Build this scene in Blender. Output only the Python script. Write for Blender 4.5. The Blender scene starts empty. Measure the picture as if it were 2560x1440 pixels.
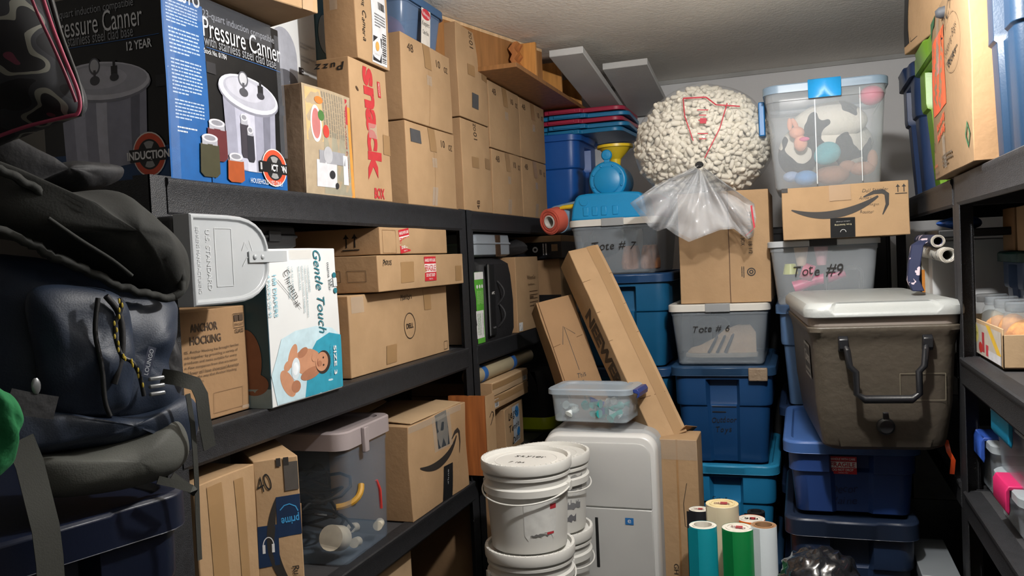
import bpy, math, random
from math import pi, sin, cos, radians as R, sqrt
from mathutils import Vector as V, Matrix, Euler, noise
from mathutils.geometry import tessellate_polygon
rnd = random.Random(7)
SC = bpy.context.scene
COL = SC.collection
# ------------------------------------------------------------ camera, world, lamp, exposure
YAW, PIT, ROL, FPX = .33643619, .03270235, -.04683581, 2075.26
CAMZ = 1.6
_f = V((-sin(YAW)*cos(PIT), cos(YAW)*cos(PIT), -sin(PIT)))
_r0 = V((cos(YAW), sin(YAW), 0)); _u0 = _r0.cross(_f)
_r = _r0*cos(ROL)+_u0*sin(ROL); _u = _u0*cos(ROL)-_r0*sin(ROL)
cd = bpy.data.cameras.new('camera'); cam = bpy.data.objects.new('camera', cd); COL.objects.link(cam)
cd.sensor_width = 36; cd.lens = 36*FPX/2560; cd.clip_start = .02; cd.clip_end = 50
cam.matrix_world = Matrix(((_r.x, _u.x, -_f.x, 0), (_r.y, _u.y, -_f.y, 0), (_r.z, _u.z, -_f.z, CAMZ), (0, 0, 0, 1)))
SC.camera = cam
SC.view_settings.view_transform = 'Standard'; SC.view_settings.look = 'None'
SC.view_settings.gamma = 1; SC.view_settings.exposure = .28; SC.view_settings.use_curve_mapping = False
wd = bpy.data.worlds.new('world'); SC.world = wd; wd.use_nodes = True
wd.node_tree.nodes['Background'].inputs[0].default_value = (.8, .9, 1, 1)
wd.node_tree.nodes['Background'].inputs[1].default_value = .02
LAMP = (.0, 1.8, 2.27)
def lamp(name, loc, power, rad, col):
    ld = bpy.data.lights.new(name, 'POINT'); ld.energy = power; ld.shadow_soft_size = rad; ld.color = col
    o = bpy.data.objects.new(name, ld); COL.objects.link(o); o.location = loc; return o
lamp('ceiling_bulb_light', LAMP, 66, .035, (1, .975, .95))
def YX(px, py, X):      # where the sight line of a photo pixel meets the plane X = const: (Y, Z)
    d = _r*((px-1280)/FPX)-_u*((py-720)/FPX)+_f; t = X/d.x; return d.y*t, d.z*t+CAMZ
def XY(px, py, Y):
    d = _r*((px-1280)/FPX)-_u*((py-720)/FPX)+_f; t = Y/d.y; return d.x*t, d.z*t+CAMZ
def at(px, py, Y):
    x, z = XY(px, py, Y); return V((x, Y, z))
# ------------------------------------------------------------ materials
MATS = {}
def lin(h):
    h = h.lstrip('#'); c = [int(h[i:i+2], 16)/255 for i in (0, 2, 4)]
    return tuple((x/12.92 if x < .04045 else ((x+.055)/1.055)**2.4) for x in c)+(1,)
def mat(key, hexc, rough=.7, metal=0, var=.12, scale=6, bump=0, bscale=80, spec=.5, alpha=1, hex2=None, stretch=None, coat=0):
    if key in MATS: return MATS[key]
    m = bpy.data.materials.new(key); m.use_nodes = True; nt = m.node_tree; N = nt.nodes; L = nt.links
    b = N['Principled BSDF']; c = lin(hexc)
    tc = N.new('ShaderNodeTexCoord'); mp = N.new('ShaderNodeMapping'); L.new(tc.outputs['Object'], mp.inputs[0])
    if stretch: mp.inputs['Scale'].default_value = stretch
    n = N.new('ShaderNodeTexNoise'); n.inputs['Scale'].default_value = scale; n.inputs['Detail'].default_value = 4; L.new(mp.outputs[0], n.inputs[0])
    cr = N.new('ShaderNodeValToRGB'); L.new(n.outputs[0], cr.inputs[0])
    c2 = lin(hex2) if hex2 else c
    e = cr.color_ramp.elements; e[0].position = .32; e[1].position = .68
    e[0].color = tuple(x*(1-var) for x in c[:3])+(1,); e[1].color = tuple(min(1, x*(1+var)) for x in c2[:3])+(1,)
    L.new(cr.outputs[0], b.inputs['Base Color'])
    b.inputs['Roughness'].default_value = rough; b.inputs['Metallic'].default_value = metal
    b.inputs['Specular IOR Level'].default_value = spec; b.inputs['Coat Weight'].default_value = coat
    if bump:
        n2 = N.new('ShaderNodeTexNoise'); n2.inputs['Scale'].default_value = bscale; n2.inputs['Detail'].default_value = 3; L.new(mp.outputs[0], n2.inputs[0])
        bp = N.new('ShaderNodeBump'); bp.inputs['Strength'].default_value = bump; bp.inputs['Distance'].default_value = .004
        L.new(n2.outputs[0], bp.inputs['Height']); L.new(bp.outputs[0], b.inputs['Normal'])
    if alpha < 1:
        tr = N.new('ShaderNodeBsdfTransparent'); mx = N.new('ShaderNodeMixShader'); out = N['Material Output']
        lw = N.new('ShaderNodeLayerWeight'); lw.inputs[0].default_value = .15
        ma = N.new('ShaderNodeMath'); ma.operation = 'MULTIPLY_ADD'; ma.inputs[1].default_value = .35; ma.inputs[2].default_value = alpha; ma.use_clamp = True
        L.new(lw.outputs['Facing'], ma.inputs[0]); L.new(ma.outputs[0], mx.inputs[0]); L.new(tr.outputs[0], mx.inputs[1]); L.new(b.outputs[0], mx.inputs[2]); L.new(mx.outputs[0], out.inputs[0])
    MATS[key] = m; return m
def ink(hexc, rough=.6):
    return mat('ink_'+hexc.lstrip('#')+('g' if rough < .5 else ''), hexc, rough, var=.08, scale=40)
K = '1c1a18'
def wood_mat(key, a, b):
    if key in MATS: return MATS[key]
    m = mat(key, a, .45, hex2=b, var=.15, scale=3, stretch=(14, 14, 1.2), bump=.1); return m
CARD = {'a': mat('cardboard_tan', 'a78967', .82, var=.05, hex2='ab8d6b', scale=9, bump=.25, bscale=60, spec=.2),
        'b': mat('cardboard_brown', '9c7c5b', .82, var=.06, scale=8, bump=.3, bscale=50, spec=.2),
        'c': mat('cardboard_pale', 'b89c7a', .8, var=.06, scale=7, bump=.3, bscale=50, spec=.2),
        'd': mat('cardboard_grey', '98806a', .82, var=.07, scale=7, bump=.3, bscale=50, spec=.2),
        'k': mat('carton_black', '0b0b0d', .3, var=.1, bump=.3, bscale=14),
        'w': mat('carton_white', 'd2d4d4', .5, var=.03, bump=.15, bscale=20),
        'blue': mat('carton_blue', '2466a8', .35, bump=.2, bscale=14),
        'navyc': mat('carton_teal_dark', '24505e', .4),
        'm': mat('cardboard_moving', '80694f', .8, var=.05, scale=7, bump=.3, bscale=50, spec=.2),
        'g': mat('carton_green', '5aa83c', .45)}
TAPE = mat('packing_tape', 'a87f52', .3, var=.06, alpha=.75, coat=.4)
CTAPE = mat('clear_tape', 'c9c2b6', .15, var=.05, alpha=.22, coat=.6, bump=.5, bscale=30)
STEEL = mat('black_hammered_steel', '26272a', .5, metal=.1, var=.2, scale=60, bump=.45, bscale=420, spec=.5)
BOARD = mat('dark_shelf_board', '3a3a3c', .6, var=.1, scale=12, bump=.15)
def lab(o, label, cat, group=None, kind=None):
    o['label'] = label; o['category'] = cat
    if group: o['group'] = group
    if kind: o['kind'] = kind
    return o
def empty(name, loc=(0, 0, 0), rz=0, label=None, cat=None, group=None):
    o = bpy.data.objects.new(name, None); COL.objects.link(o); o.empty_display_size = .05
    o.location = loc; o.rotation_euler = (0, 0, rz)
    if label: lab(o, label, cat, group)
    return o
class MB:
    def __init__(s): s.v = []; s.f = []; s.m = []; s.mats = []
    def mi(s, m):
        if m not in s.mats: s.mats.append(m)
        return s.mats.index(m)
    def add(s, vs, fs, m, M=None):
        b = len(s.v); s.v += [tuple(M @ V(p)) if M else tuple(p) for p in vs]
        k = s.mi(m)
        for f in fs: s.f.append([b+i for i in f]); s.m.append(k)
        return s
    def box(s, lo, hi, m, M=None):
        x0, y0, z0 = lo; x1, y1, z1 = hi
        return s.add([(x0,y0,z0),(x1,y0,z0),(x1,y1,z0),(x0,y1,z0),(x0,y0,z1),(x1,y0,z1),(x1,y1,z1),(x0,y1,z1)],
                     [(3,2,1,0),(4,5,6,7),(0,1,5,4),(1,2,6,5),(2,3,7,6),(3,0,4,7)], m, M)
    def loft(s, rings, m, closed=True, cap0=True, cap1=True, M=None):
        n = len(rings[0]); vs = [p for r in rings for p in r]; fs = []
        for i in range(len(rings)-1):
            for j in range(n if closed else n-1):
                a = i*n+j; b = i*n+(j+1) % n; fs.append((a, b, b+n, a+n))
        if cap0: fs.append(tuple(reversed(range(n))))
        if cap1: fs.append(tuple((len(rings)-1)*n+j for j in range(n)))
        return s.add(vs, fs, m, M)
    def lathe(s, prof, m, n=32, M=None, cap0=True, cap1=True):
        return s.loft([[(r*cos(2*pi*j/n), r*sin(2*pi*j/n), z) for j in range(n)] for r, z in prof], m, True, cap0, cap1, M)
    def tube(s, path, r, m, n=8, M=None, flat=1):
        path = [V(p) for p in path]; rings = []; up = V((0, 0, 1))
        for i, p in enumerate(path):
            t = (path[min(i+1, len(path)-1)]-path[max(i-1, 0)]).normalized()
            if i == 0:
                up = t.orthogonal().normalized()
                if abs(t.z) < .9: up = (V((0, 0, 1))-t*t.z).normalized()
            else: up = (up-t*up.dot(t)).normalized()
            sd = t.cross(up); rr = r[i] if isinstance(r, (list, tuple)) else r
            rings.append([tuple(p+sd*cos(2*pi*j/n)*rr+up*sin(2*pi*j/n)*rr*flat) for j in range(n)])
        return s.loft(rings, m, M=M)
    def ell(s, c, r, m, n=20, k=12, M=None, dis=0, seed=0):
        T = Matrix.Translation(c); rings = []
        for i in range(1, k):
            a = pi*i/k
            rings.append([(r[0]*sin(a)*cos(2*pi*j/n), r[1]*sin(a)*sin(2*pi*j/n), -r[2]*cos(a)) for j in range(n)])
        if dis: rings = [[tuple(V(p)*(1+dis*noise.noise(V(p)*12+V((seed, 0, 0))))) for p in q] for q in rings]
        T = (M @ T) if M else T
        return s.loft(rings, m, M=T)
    def build(s, name, parent=None, loc=None, rot=None, bevel=0, smooth=35, sub=0, solid=0, seg=2):
        me = bpy.data.meshes.new(name); me.from_pydata(s.v, [], s.f)
        for m in s.mats: me.materials.append(m)
        me.polygons.foreach_set('material_index', s.m)
        if smooth:
            me.polygons.foreach_set('use_smooth', [True]*len(s.f)); me.set_sharp_from_angle(angle=R(smooth))
        me.update()
        o = bpy.data.objects.new(name, me); COL.objects.link(o)
        if parent: o.parent = parent
        if loc is not None: o.location = loc
        if rot is not None: o.rotation_euler = rot
        if solid: q = o.modifiers.new('s', 'SOLIDIFY'); q.thickness = solid; q.offset = 0
        if bevel:
            q = o.modifiers.new('b', 'BEVEL'); q.width = bevel; q.segments = seg; q.limit_method = 'ANGLE'; q.angle_limit = R(40)
        if sub: q = o.modifiers.new('u', 'SUBSURF'); q.levels = sub; q.render_levels = sub
        return o
# ------------------------------------------------------------ glyphs
GC = {}
def glyph(t, bold=0, shear=0):
    k = (t, bold, shear)
    if k in GC: return GC[k]
    cu = bpy.data.curves.new('t', 'FONT'); cu.body = t; cu.offset = bold; cu.shear = shear; cu.resolution_u = 3
    o = bpy.data.objects.new('t', cu); COL.objects.link(o)
    dg = bpy.context.evaluated_depsgraph_get(); dg.update(); me = bpy.data.meshes.new_from_object(o.evaluated_get(dg))
    vs = [(v.co.x, v.co.y) for v in me.vertices]; fs = [tuple(p.vertices) for p in me.polygons]
    bpy.data.objects.remove(o); bpy.data.curves.remove(cu); bpy.data.meshes.remove(me)
    GC[k] = (vs, fs); return GC[k]
def ident(p): return p
class Face:
    """marks printed or stuck on one flat face: O lower-left corner, U and Vv the face's edges, in the parent's own space"""
    def __init__(s, root, O, U, Vv, D=ident, eps=.0011):
        s.root = root; s.O = V(O); s.U = V(U); s.V = V(Vv); s.W = s.U.length; s.H = s.V.length
        s.u = s.U/s.W; s.w = s.V/s.H; s.N = s.u.cross(s.w).normalized(); s.D = D; s.k = 0; s.parts = {}; s.eps = eps; s.hold = False
    def P(s, x, y):
        return tuple(s.D(s.O+s.u*x+s.w*y)+s.N*(s.eps+.00008*s.k))
    def put(s, part, m, pts, fs):
        if not s.hold: s.k += 1
        if part in ('packing_tape', 'smudged_label', 'plastic_wrap'): part = part+'|%d' % s.k
        s.parts.setdefault(part, MB()).add([s.P(*p) for p in pts], fs, m)
    def rect(s, u0, v0, u1, v1, m, part='printing', rot=0):
        W, H = s.W, s.H; cx, cy = (u0+u1)/2*W, (v0+v1)/2*H; w, h = abs(u1-u0)*W, abs(v1-v0)*H
        nx = max(1, min(10, int(w/.04))); ny = max(1, min(10, int(h/.04))); ca, sa = cos(R(rot)), sin(R(rot)); pts = []
        for j in range(ny+1):
            for i in range(nx+1):
                x = (i/nx-.5)*w; y = (j/ny-.5)*h; pts.append((cx+x*ca-y*sa, cy+x*sa+y*ca))
        s.put(part, m, pts, [(j*(nx+1)+i, j*(nx+1)+i+1, (j+1)*(nx+1)+i+1, (j+1)*(nx+1)+i) for j in range(ny) for i in range(nx)])
    def poly(s, pts, m, part='printing'):
        q = [V((u*s.W, v*s.H, 0)) for u, v in pts]; vs = [(p.x, p.y) for p in q]; out = []
        st = [tuple(t) for t in tessellate_polygon([q])]; ca = {}
        def mid(a, b):
            k = (min(a, b), max(a, b))
            if k not in ca: vs.append(((vs[a][0]+vs[b][0])/2, (vs[a][1]+vs[b][1])/2)); ca[k] = len(vs)-1
            return ca[k]
        while st:
            a, b, c = st.pop(); L = [(abs(vs[i][0]-vs[j][0])+abs(vs[i][1]-vs[j][1]), i, j, k) for i, j, k in ((a, b, c), (b, c, a), (c, a, b))]; l, i, j, k = max(L)
            if l > .05: m_ = mid(i, j); st += [(i, m_, k), (m_, j, k)]
            else: out.append((a, b, c))
        fx = []
        for a, b, c in out:
            ar = (vs[b][0]-vs[a][0])*(vs[c][1]-vs[a][1])-(vs[b][1]-vs[a][1])*(vs[c][0]-vs[a][0]); fx.append((a, b, c) if ar > 0 else (a, c, b))
        s.put(part, m, vs, fx)
    def ell(s, u, v, ru, rv, m, part='printing', n=28, a0=0, a1=360, rot=0):
        ca, sa = cos(R(rot)), sin(R(rot)); pts = [(u*s.W, v*s.H)]
        kk = max(1, int(max(ru*s.W, rv*s.H)/.03))
        for i in range(1, kk+1):
            for j in range(n+1):
                a = R(a0+(a1-a0)*j/n); x, y = ru*s.W*cos(a)*i/kk, rv*s.H*sin(a)*i/kk; pts.append((u*s.W+x*ca-y*sa, v*s.H+x*sa+y*ca))
        s.put(part, m, pts, [(0, j+1, j+2) for j in range(n)]+[(1+i*(n+1)+j, 1+(i+1)*(n+1)+j, 2+(i+1)*(n+1)+j, 2+i*(n+1)+j) for i in range(kk-1) for j in range(n)])
    def line(s, pts, w, m, part='printing', taper=False, mtr=False):
        """a stroke of width w metres through fractional points"""
        q = [V((a*(1 if mtr else s.W), b*(1 if mtr else s.H))) for a, b in pts]; out = []; n = len(q)
        for i, p in enumerate(q):
            t = (q[min(i+1, n-1)]-q[max(i-1, 0)]); t = t.normalized() if t.length > 0 else V((1, 0)); nn = V((-t.y, t.x))
            ww = (w[i] if isinstance(w, (list, tuple)) else w)/2
            out += [tuple(p+nn*ww), tuple(p-nn*ww)]
        s.put(part, m, out, [(2*i+1, 2*i+3, 2*i+2, 2*i) for i in range(n-1)])
    def ring(s, u, v, r, w, m, part='printing', a0=0, a1=360, rv=None):
        rv = rv or r; n = 32
        s.line([(u*s.W+r*cos(R(a0+(a1-a0)*i/n)), v*s.H+rv*sin(R(a0+(a1-a0)*i/n))) for i in range(n+1)], w, m, part, mtr=True)
    def frame(s, u0, v0, u1, v1, w, m, part='printing'):
        for a, b in (((u0, v0), (u1, v0)), ((u1, v0), (u1, v1)), ((u1, v1), (u0, v1)), ((u0, v1), (u0, v0))): s.line([a, b], w, m, part)
    def txt(s, t, u, v, w, h=None, rot=0, m=None, bold=0, shear=0, part='printing', flip=False):
        """text fitted to a box w by h metres centred on (u, v)"""
        vs, fs = glyph(t, bold, shear)
        if not vs: return
        x0 = min(p[0] for p in vs); x1 = max(p[0] for p in vs); y0 = min(p[1] for p in vs); y1 = max(p[1] for p in vs)
        sx = w/(x1-x0); sy = h/(y1-y0) if h else sx; ca, sa = cos(R(rot)), sin(R(rot)); out = []
        for x, y in vs:
            x = (x-(x0+x1)/2)*sx; y = (y-(y0+y1)/2)*sy
            out.append((u*s.W+x*ca-y*sa, v*s.H+x*sa+y*ca))
        s.put(part, m or ink(K), out, fs)
    def hand(s, t, u, v, w, h, rot=0, m=None, bold=0, part='handwriting', wob=1):
        r = random.Random(hash(t) % 7 if False else len(t)*7+int(u*100)); pts = []; fs = []; x = 0
        for ch in t:
            if ch == ' ': x += .32; continue
            vs, f = glyph(ch, bold, .25); a = R(r.uniform(-9, 9)*wob); k = r.uniform(.88, 1.12); dy = r.uniform(-.07, .07)*wob
            mx = max(p[0] for p in vs); mn = min(p[0] for p in vs); b = len(pts)
            for p in vs:
                px, py = (p[0]-mn)*k, p[1]*k; pts.append((x+px*cos(a)-py*sin(a), px*sin(a)+py*cos(a)+dy))
            fs += [tuple(b+i for i in g) for g in f]; x += (mx-mn)*k+.06
        x0 = min(p[0] for p in pts); x1 = max(p[0] for p in pts); y0 = min(p[1] for p in pts); y1 = max(p[1] for p in pts); ca, sa = cos(R(rot)), sin(R(rot)); out = []
        for px, py in pts:
            px = (px-(x0+x1)/2)*w/(x1-x0); py = (py-(y0+y1)/2)*h/(y1-y0); out.append((u*s.W+px*ca-py*sa, v*s.H+px*sa+py*ca))
        s.put(part, m or ink(K), out, fs)
    def lines(s, u0, v0, u1, v1, n, m, part='printing', rot=0, fill=.45, seed=1):
        """rows of small illegible print"""
        r = random.Random(seed); s.k += 1; s.hold = True
        for i in range(n):
            if not rot:
                v = v1-(v1-v0)*(i+.5)/n; h = (v1-v0)/n*fill/2; x = u0
                while x < u1-.01:
                    e = min(u1, x+r.uniform(.05, .16)*(u1-u0)); s.rect(x, v-h, e, v+h, m, part); x = e+.02*(u1-u0)
                    if i == n-1 and x > (u0+u1)/2: break
            else:
                u = u1-(u1-u0)*(i+.5)/n; h = (u1-u0)/n*fill/2; y = v1
                while y > v0+.01:
                    e = max(v0, y-r.uniform(.05, .16)*(v1-v0)); s.rect(u-h, e, u+h, y, m, part); y = e-.02*(v1-v0)
        s.hold = False
    def bars(s, u0, v0, u1, v1, m, vert=True, part='label', n=16, seed=3):
        r = random.Random(seed); p = 0; s.k += 1; s.hold = True
        while p < 1:
            a = r.uniform(.3, 1)/n; e = min(1, p+a)
            if vert: s.rect(u0+(u1-u0)*p, v0, u0+(u1-u0)*e, v1, m, part)
            else: s.rect(u0, v0+(v1-v0)*p, u1, v0+(v1-v0)*e, m, part)
            p = e+r.uniform(.3, .9)/n
        s.hold = False
    def smile(s, u, v, w, rot=0, m=None, sgn=1, part='printing'):
        """the curved arrow printed on parcels, w metres long"""
        m = m or ink('2a2623'); ca, sa = cos(R(rot)), sin(R(rot)); n = 22
        def tr(x, y):
            x *= sgn; return ((u*s.W+x*w*ca-y*w*sa), (v*s.H+x*w*sa+y*w*ca))
        c = []; ws = []
        for i in range(n+1):
            t = i/n; x = -.5+.9*t; y = .07-.62*t*(1-t)*.72+.05*t*t-.0*t; c.append(tr(x, y)); ws.append(w*(.012+.075*sin(pi*min(1, t*.98))**.8))
        s.line(c, ws, m, part, mtr=True)
        h = [(.25, .125), (.36, .165), (.45, .165), (.49, .13), (.485, .02), (.43, -.085)]
        s.line([tr(*p) for p in h], [w*.012, w*.04, w*.05, w*.05, w*.035, w*.01], m, part, mtr=True)
    def arrows(s, u, v, h, m=None, rot=0):
        m = m or ink(K); ca, sa = cos(R(rot)), sin(R(rot))
        def tr(x, y): return (u*s.W+(x*ca-y*sa)*h, v*s.H+(x*sa+y*ca)*h)
        for dx in (-.3, .3):
            s.line([tr(dx, -.35), tr(dx, .3)], h*.09, m, mtr=True)
            s.line([tr(dx-.19, .22), tr(dx, .3), tr(dx, .5)], [h*.03, h*.2, h*.01], m, mtr=True)
            s.line([tr(dx+.19, .22), tr(dx, .3), tr(dx, .5)], [h*.03, h*.2, h*.01], m, mtr=True)
        s.line([tr(-.6, -.5), tr(.6, -.5)], h*.07, m, mtr=True)
    def fragile(s, u, v, w, h, rot=0):
        """red and white handle-with-care sticker"""
        F = Face(None, s.O, s.U, s.V, s.D, s.eps); F.k = s.k
        cx, cy = u*s.W, v*s.H; ca, sa = cos(R(rot)), sin(R(rot))
        o = s.P(cx+(-w/2)*ca+(h/2)*sa, cy-(w/2)*sa-(h/2)*ca); G = Face(s.root, V(o), (s.u*ca+s.w*sa)*w, (s.w*ca-s.u*sa)*h, eps=.0004)
        red, wh = ink('c02a35', .4), ink('e8e4e0', .4); p = 'fragile_sticker'
        G.rect(0, 0, 1, 1, red, p); G.rect(.01, .36, .99, .70, wh, p)
        G.txt('HANDLE WITH CARE', .5, .85, w*.9, h*.13, m=wh, part=p, bold=.02)
        G.txt('FRAGILE', .5, .53, w*.9, h*.26, m=red, part=p, bold=.02)
        G.txt('DO NOT DROP', .5, .24, w*.75, h*.14, m=wh, part=p, bold=.02)
        G.txt('THANK YOU', .5, .08, w*.35, h*.06, m=wh, part=p)
        G.done()
    def done(s):
        for p, mb in s.parts.items(): mb.build(p.split('|')[0], s.root, smooth=0)
        s.parts = {}
# ------------------------------------------------------------ cartons
class Box:
    pass
def carton(name, x0, x1, y0, y1, z0, z1, label, cat='box', tone='a', rz=0, group=None, bulge=.006, wob=.003, seed=1, M=None, side=None):
    B = Box(); hx, hy, h = (x1-x0)/2, (y1-y0)/2, z1-z0; hz = h/2
    def D(p):
        p = V(p); z = p.z-hz; a, b, c = p.x/hx, p.y/hy, z/hz
        k = lambda t: max(0, 1-t*t)
        q = V((p.x+a*bulge*k(b)*k(c), p.y+b*bulge*k(a)*k(c), p.z+c*bulge*.4*k(a)*k(b)*(1 if c > 0 else 0)))
        s = V((seed*3.7, seed*1.3, 0)); n = noise.noise_vector(V((p.x*5, p.y*5, p.z*5))+s)
        n = V((n.x, n.y, n.z if z > -hz*.98 else 0)); return q+n*wob
    n = 8; idx = {}; vs = []; mb = MB()
    def vid(i, j, k):
        if (i, j, k) not in idx:
            idx[(i, j, k)] = len(vs); vs.append(tuple(D(((i/n*2-1)*hx, (j/n*2-1)*hy, k/n*h))))
        return idx[(i, j, k)]
    fs = []
    for a in range(n):
        for b in range(n):
            fs += [(vid(a, b, 0), vid(a, b+1, 0), vid(a+1, b+1, 0), vid(a+1, b, 0)), (vid(a, b, n), vid(a+1, b, n), vid(a+1, b+1, n), vid(a, b+1, n)),
                   (vid(a, 0, b), vid(a+1, 0, b), vid(a+1, 0, b+1), vid(a, 0, b+1)), (vid(a, n, b), vid(a, n, b+1), vid(a+1, n, b+1), vid(a+1, n, b)),
                   (vid(0, a, b), vid(0, a, b+1), vid(0, a+1, b+1), vid(0, a+1, b)), (vid(n, a, b), vid(n, a+1, b), vid(n, a+1, b+1), vid(n, a, b+1))]
    m = CARD[tone]; mb.add(vs, fs, m)
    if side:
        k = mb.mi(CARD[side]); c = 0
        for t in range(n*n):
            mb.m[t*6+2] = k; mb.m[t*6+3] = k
    o = mb.build(name, bevel=.0025)
    if M is not None: o.matrix_world = M
    else: o.location = ((x0+x1)/2, (y0+y1)/2, z0); o.rotation_euler = (0, 0, rz)
    lab(o, label, cat, group); B.o = o; B.hx, B.hy, B.h, B.D = hx, hy, h, D; B.faces = {}
    def face(s):
        if s not in B.faces:
            c = {'+x': ((hx, -hy, 0), (0, 2*hy, 0), (0, 0, h)), '-x': ((-hx, hy, 0), (0, -2*hy, 0), (0, 0, h)), '-y': ((-hx, -hy, 0), (2*hx, 0, 0), (0, 0, h)),
                 '+y': ((hx, hy, 0), (-2*hx, 0, 0), (0, 0, h)), '+z': ((-hx, -hy, h), (2*hx, 0, 0), (0, 2*hy, 0)), '-z': ((-hx, hy, 0), (2*hx, 0, 0), (0, -2*hy, 0))}[s]
            B.faces[s] = Face(o, *c, D=D)
        return B.faces[s]
    def done():
        for q in B.faces.values(): q.done()
    B.face = face; B.done = done
    return B
SEAM = ink('5d4329', .9); DK = ink('2a2623'); TAPED = mat('tape_brown', '9a7a54', .45, var=.05, coat=.08)
SHEET = mat('sheet_brown', '8a6743', .8)  # even mid-brown, not assigned to any mesh
# ------------------------------------------------------------ totes
def section(w, d, r, ch=0, cw=.28, n=5):
    """rounded rectangle in XY with a recess (ch > 0) or a lug (ch < 0) in the middle of both ends"""
    p = []; hw, hd = w/2, d/2; c = cw*w/2; e = .012
    ends = [(-c-e, 0), (-c, ch), (c, ch), (c+e, 0)]
    def arc(cx, cy, a0): return [(cx+r*cos(R(a0+90*i/n)), cy+r*sin(R(a0+90*i/n))) for i in range(n+1)]
    p += [(-hw+r+.006, -hd)]+[(x, -hd+q) for x, q in ends]+[(hw-r-.006, -hd)]
    p += arc(hw-r, -hd+r, -90)+[(hw, -hd+r+.006), (hw, hd-r-.006)]+arc(hw-r, hd-r, 0)
    p += [(hw-r-.006, hd)]+[(-x, hd-q) for x, q in ends]+[(-hw+r+.006, hd)]
    p += arc(-hw+r, hd-r, 90)+[(-hw, hd-r-.006), (-hw, -hd+r+.006)]+arc(-hw+r, -hd+r, 180)
    return p
def ringz(w, d, r, z, ch=0, cw=.28): return [(x, y, z) for x, y in section(w, d, r, ch, cw)]
def plastic(key, c, **k): return mat(key, c, k.pop('rough', .38), var=.06, scale=5, bump=.06, bscale=200, **k)
def tote(name, x0, x1, yf, d, z0, z1, label, body, lid, group=None, rz=0, lidh=.035, taper=.86, lidname='lid', M=None, gap=.0):
    """rib-sided storage tote; its short end faces -Y"""
    w = x1-x0; h = z1-z0; bh = h-lidh*.5
    root = empty(name, ((x0+x1)/2, yf+d/2, z0), rz, label, 'storage tote', group)
    if M is not None: root.matrix_world = M
    mb = MB(); rg = []; W, Dp = w-.03, d-.03
    for t, k, ch, rr in ((0, taper-.012, .014, .03), (.012, taper, .014, .035), (.61, taper+(1-taper)*.55, .014, .04),
                      (.625, taper+(1-taper)*.55+.045, .03, .045), (.66, 1-.005, .036, .045), (.90, 1, .04, .045), (.905, 1.0, .0, .045), (1, 1.0, .0, .045)):
        k2 = 1-(1-k)*w/d; rg.append(ringz(W*k, Dp*k2, rr*w/.4, bh*t, ch*(w/.4)))
    mb.loft(rg, body); o = mb.build('body', root, bevel=.003)
    lm = MB(); z = bh-lidh*.55; r = .055*w/.4
    a = [(0, -.02, z), (0, 0, z), (-.0, 0, z), (0, 0, h-.006), (-.012, -.012, h), (-.05, -.05, h), (-.06, -.06, h-.012)]
    rg = []
    for q, _, zz in a: rg.append(ringz(w+q, d+q, r, zz, -.012 if q > -.03 and zz > z else 0, .34))
    rg[0] = ringz(w-.02, d-.02, r, z); 
    lm.loft(rg, lid); lm.build(lidname, root, bevel=.003)
    k = taper+(1-taper)*.3; hk = 1-(1-k)*w/d
    # the front recess as a writing face
    y0 = -(Dp*(1-(1-taper)*w/d))/2+.014*(w/.4); y1 = -(Dp*(1-(1-(taper+(1-taper)*.55))*w/d))/2+.014*(w/.4)
    F = Face(root, (-w/2, y0, bh*.03), (w, 0, 0), (0, y1-y0, bh*.57), eps=.002)
    return root, F
CLEAR = mat('clear_plastic', 'dce4ea', .22, var=.03, alpha=.17, bump=.1, bscale=25)
CLEARG = mat('smoky_clear_plastic', 'b9c4cd', .25, var=.05, alpha=.2, bump=.1, bscale=25)
CLEAR2 = mat('blue_clear_plastic', '8da0b4', .2, var=.03, alpha=.1, bump=.1, bscale=25)
MILKY = mat('milky_plastic', 'dfe6ea', .3, var=.03, alpha=.6)
def cleartote(name, x0, x1, yf, d, z0, z1, label, lidm, body=None, latch=None, group=None, rz=0, taper=.88, lidh=.028, latchw=.24, M=None, sides=False, lidstrip=None):
    w = x1-x0; h = z1-z0; body = body or CLEAR
    root = empty(name, ((x0+x1)/2, yf+d/2, z0), rz, label, 'storage tote', group)
    if M is not None: root.matrix_world = M
    mb = MB(); W, Dp = w-.02, d-.02; rg = []; bh = h-lidh*.6
    for t, k, rr in ((0, taper-.03, .02), (.025, taper, .03), (.88, .985, .04), (.885, 1., .042), (1, 1.0, .042)):
        rg.append(ringz(W*k, Dp*(1-(1-k)*w/d), rr*w/.4, bh*t))
    mb.loft(rg, body, cap1=False); mb.build('body', root, solid=.0025)
    lm = MB(); z = h-lidh; rg = []
    for q, zz in ((-.01, z), (0, z), (0, h-.004), (-.008, h), (-.05, h), (-.058, h-.008)): rg.append(ringz(w+q, d+q, .05*w/.4, zz))
    lm.loft(rg, lidm, cap0=False, cap1=True); lm.build('lid', root)
    for m, y in ((latch, -1), (latch, 1)):
        if m is None: continue
        b = MB(); lw = w*latchw/2; yy = y*(d/2)
        b.loft([[(a, yy+y*q, zz) for q, zz in ((-.045, h+.001), (-.045, h+.006), (.006, h+.006), (.013, h-.006), (.013, h-.05), (.006, h-.062), (.003, h-.05), (.003, h-.004))] for a in ((-lw, -lw*.96, 0, lw*.96, lw))], m)
        b.build('latch', root, bevel=.0025)
    if lidstrip:
        b = MB(); b.box((-w*.12, -d/2-.003, z-.003), (w*.12, d/2+.003, h+.002), lidstrip); b.build('lid_panel', root, bevel=.002)
    y0 = -(Dp*(1-(1-taper)*w/d))/2; y1 = -(Dp*(1-.015*w/d))/2
    F = Face(root, (-w/2, y0, bh*.025), (w, 0, 0), (0, y1-y0, bh*.855), eps=.006)
    return root, F
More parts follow.
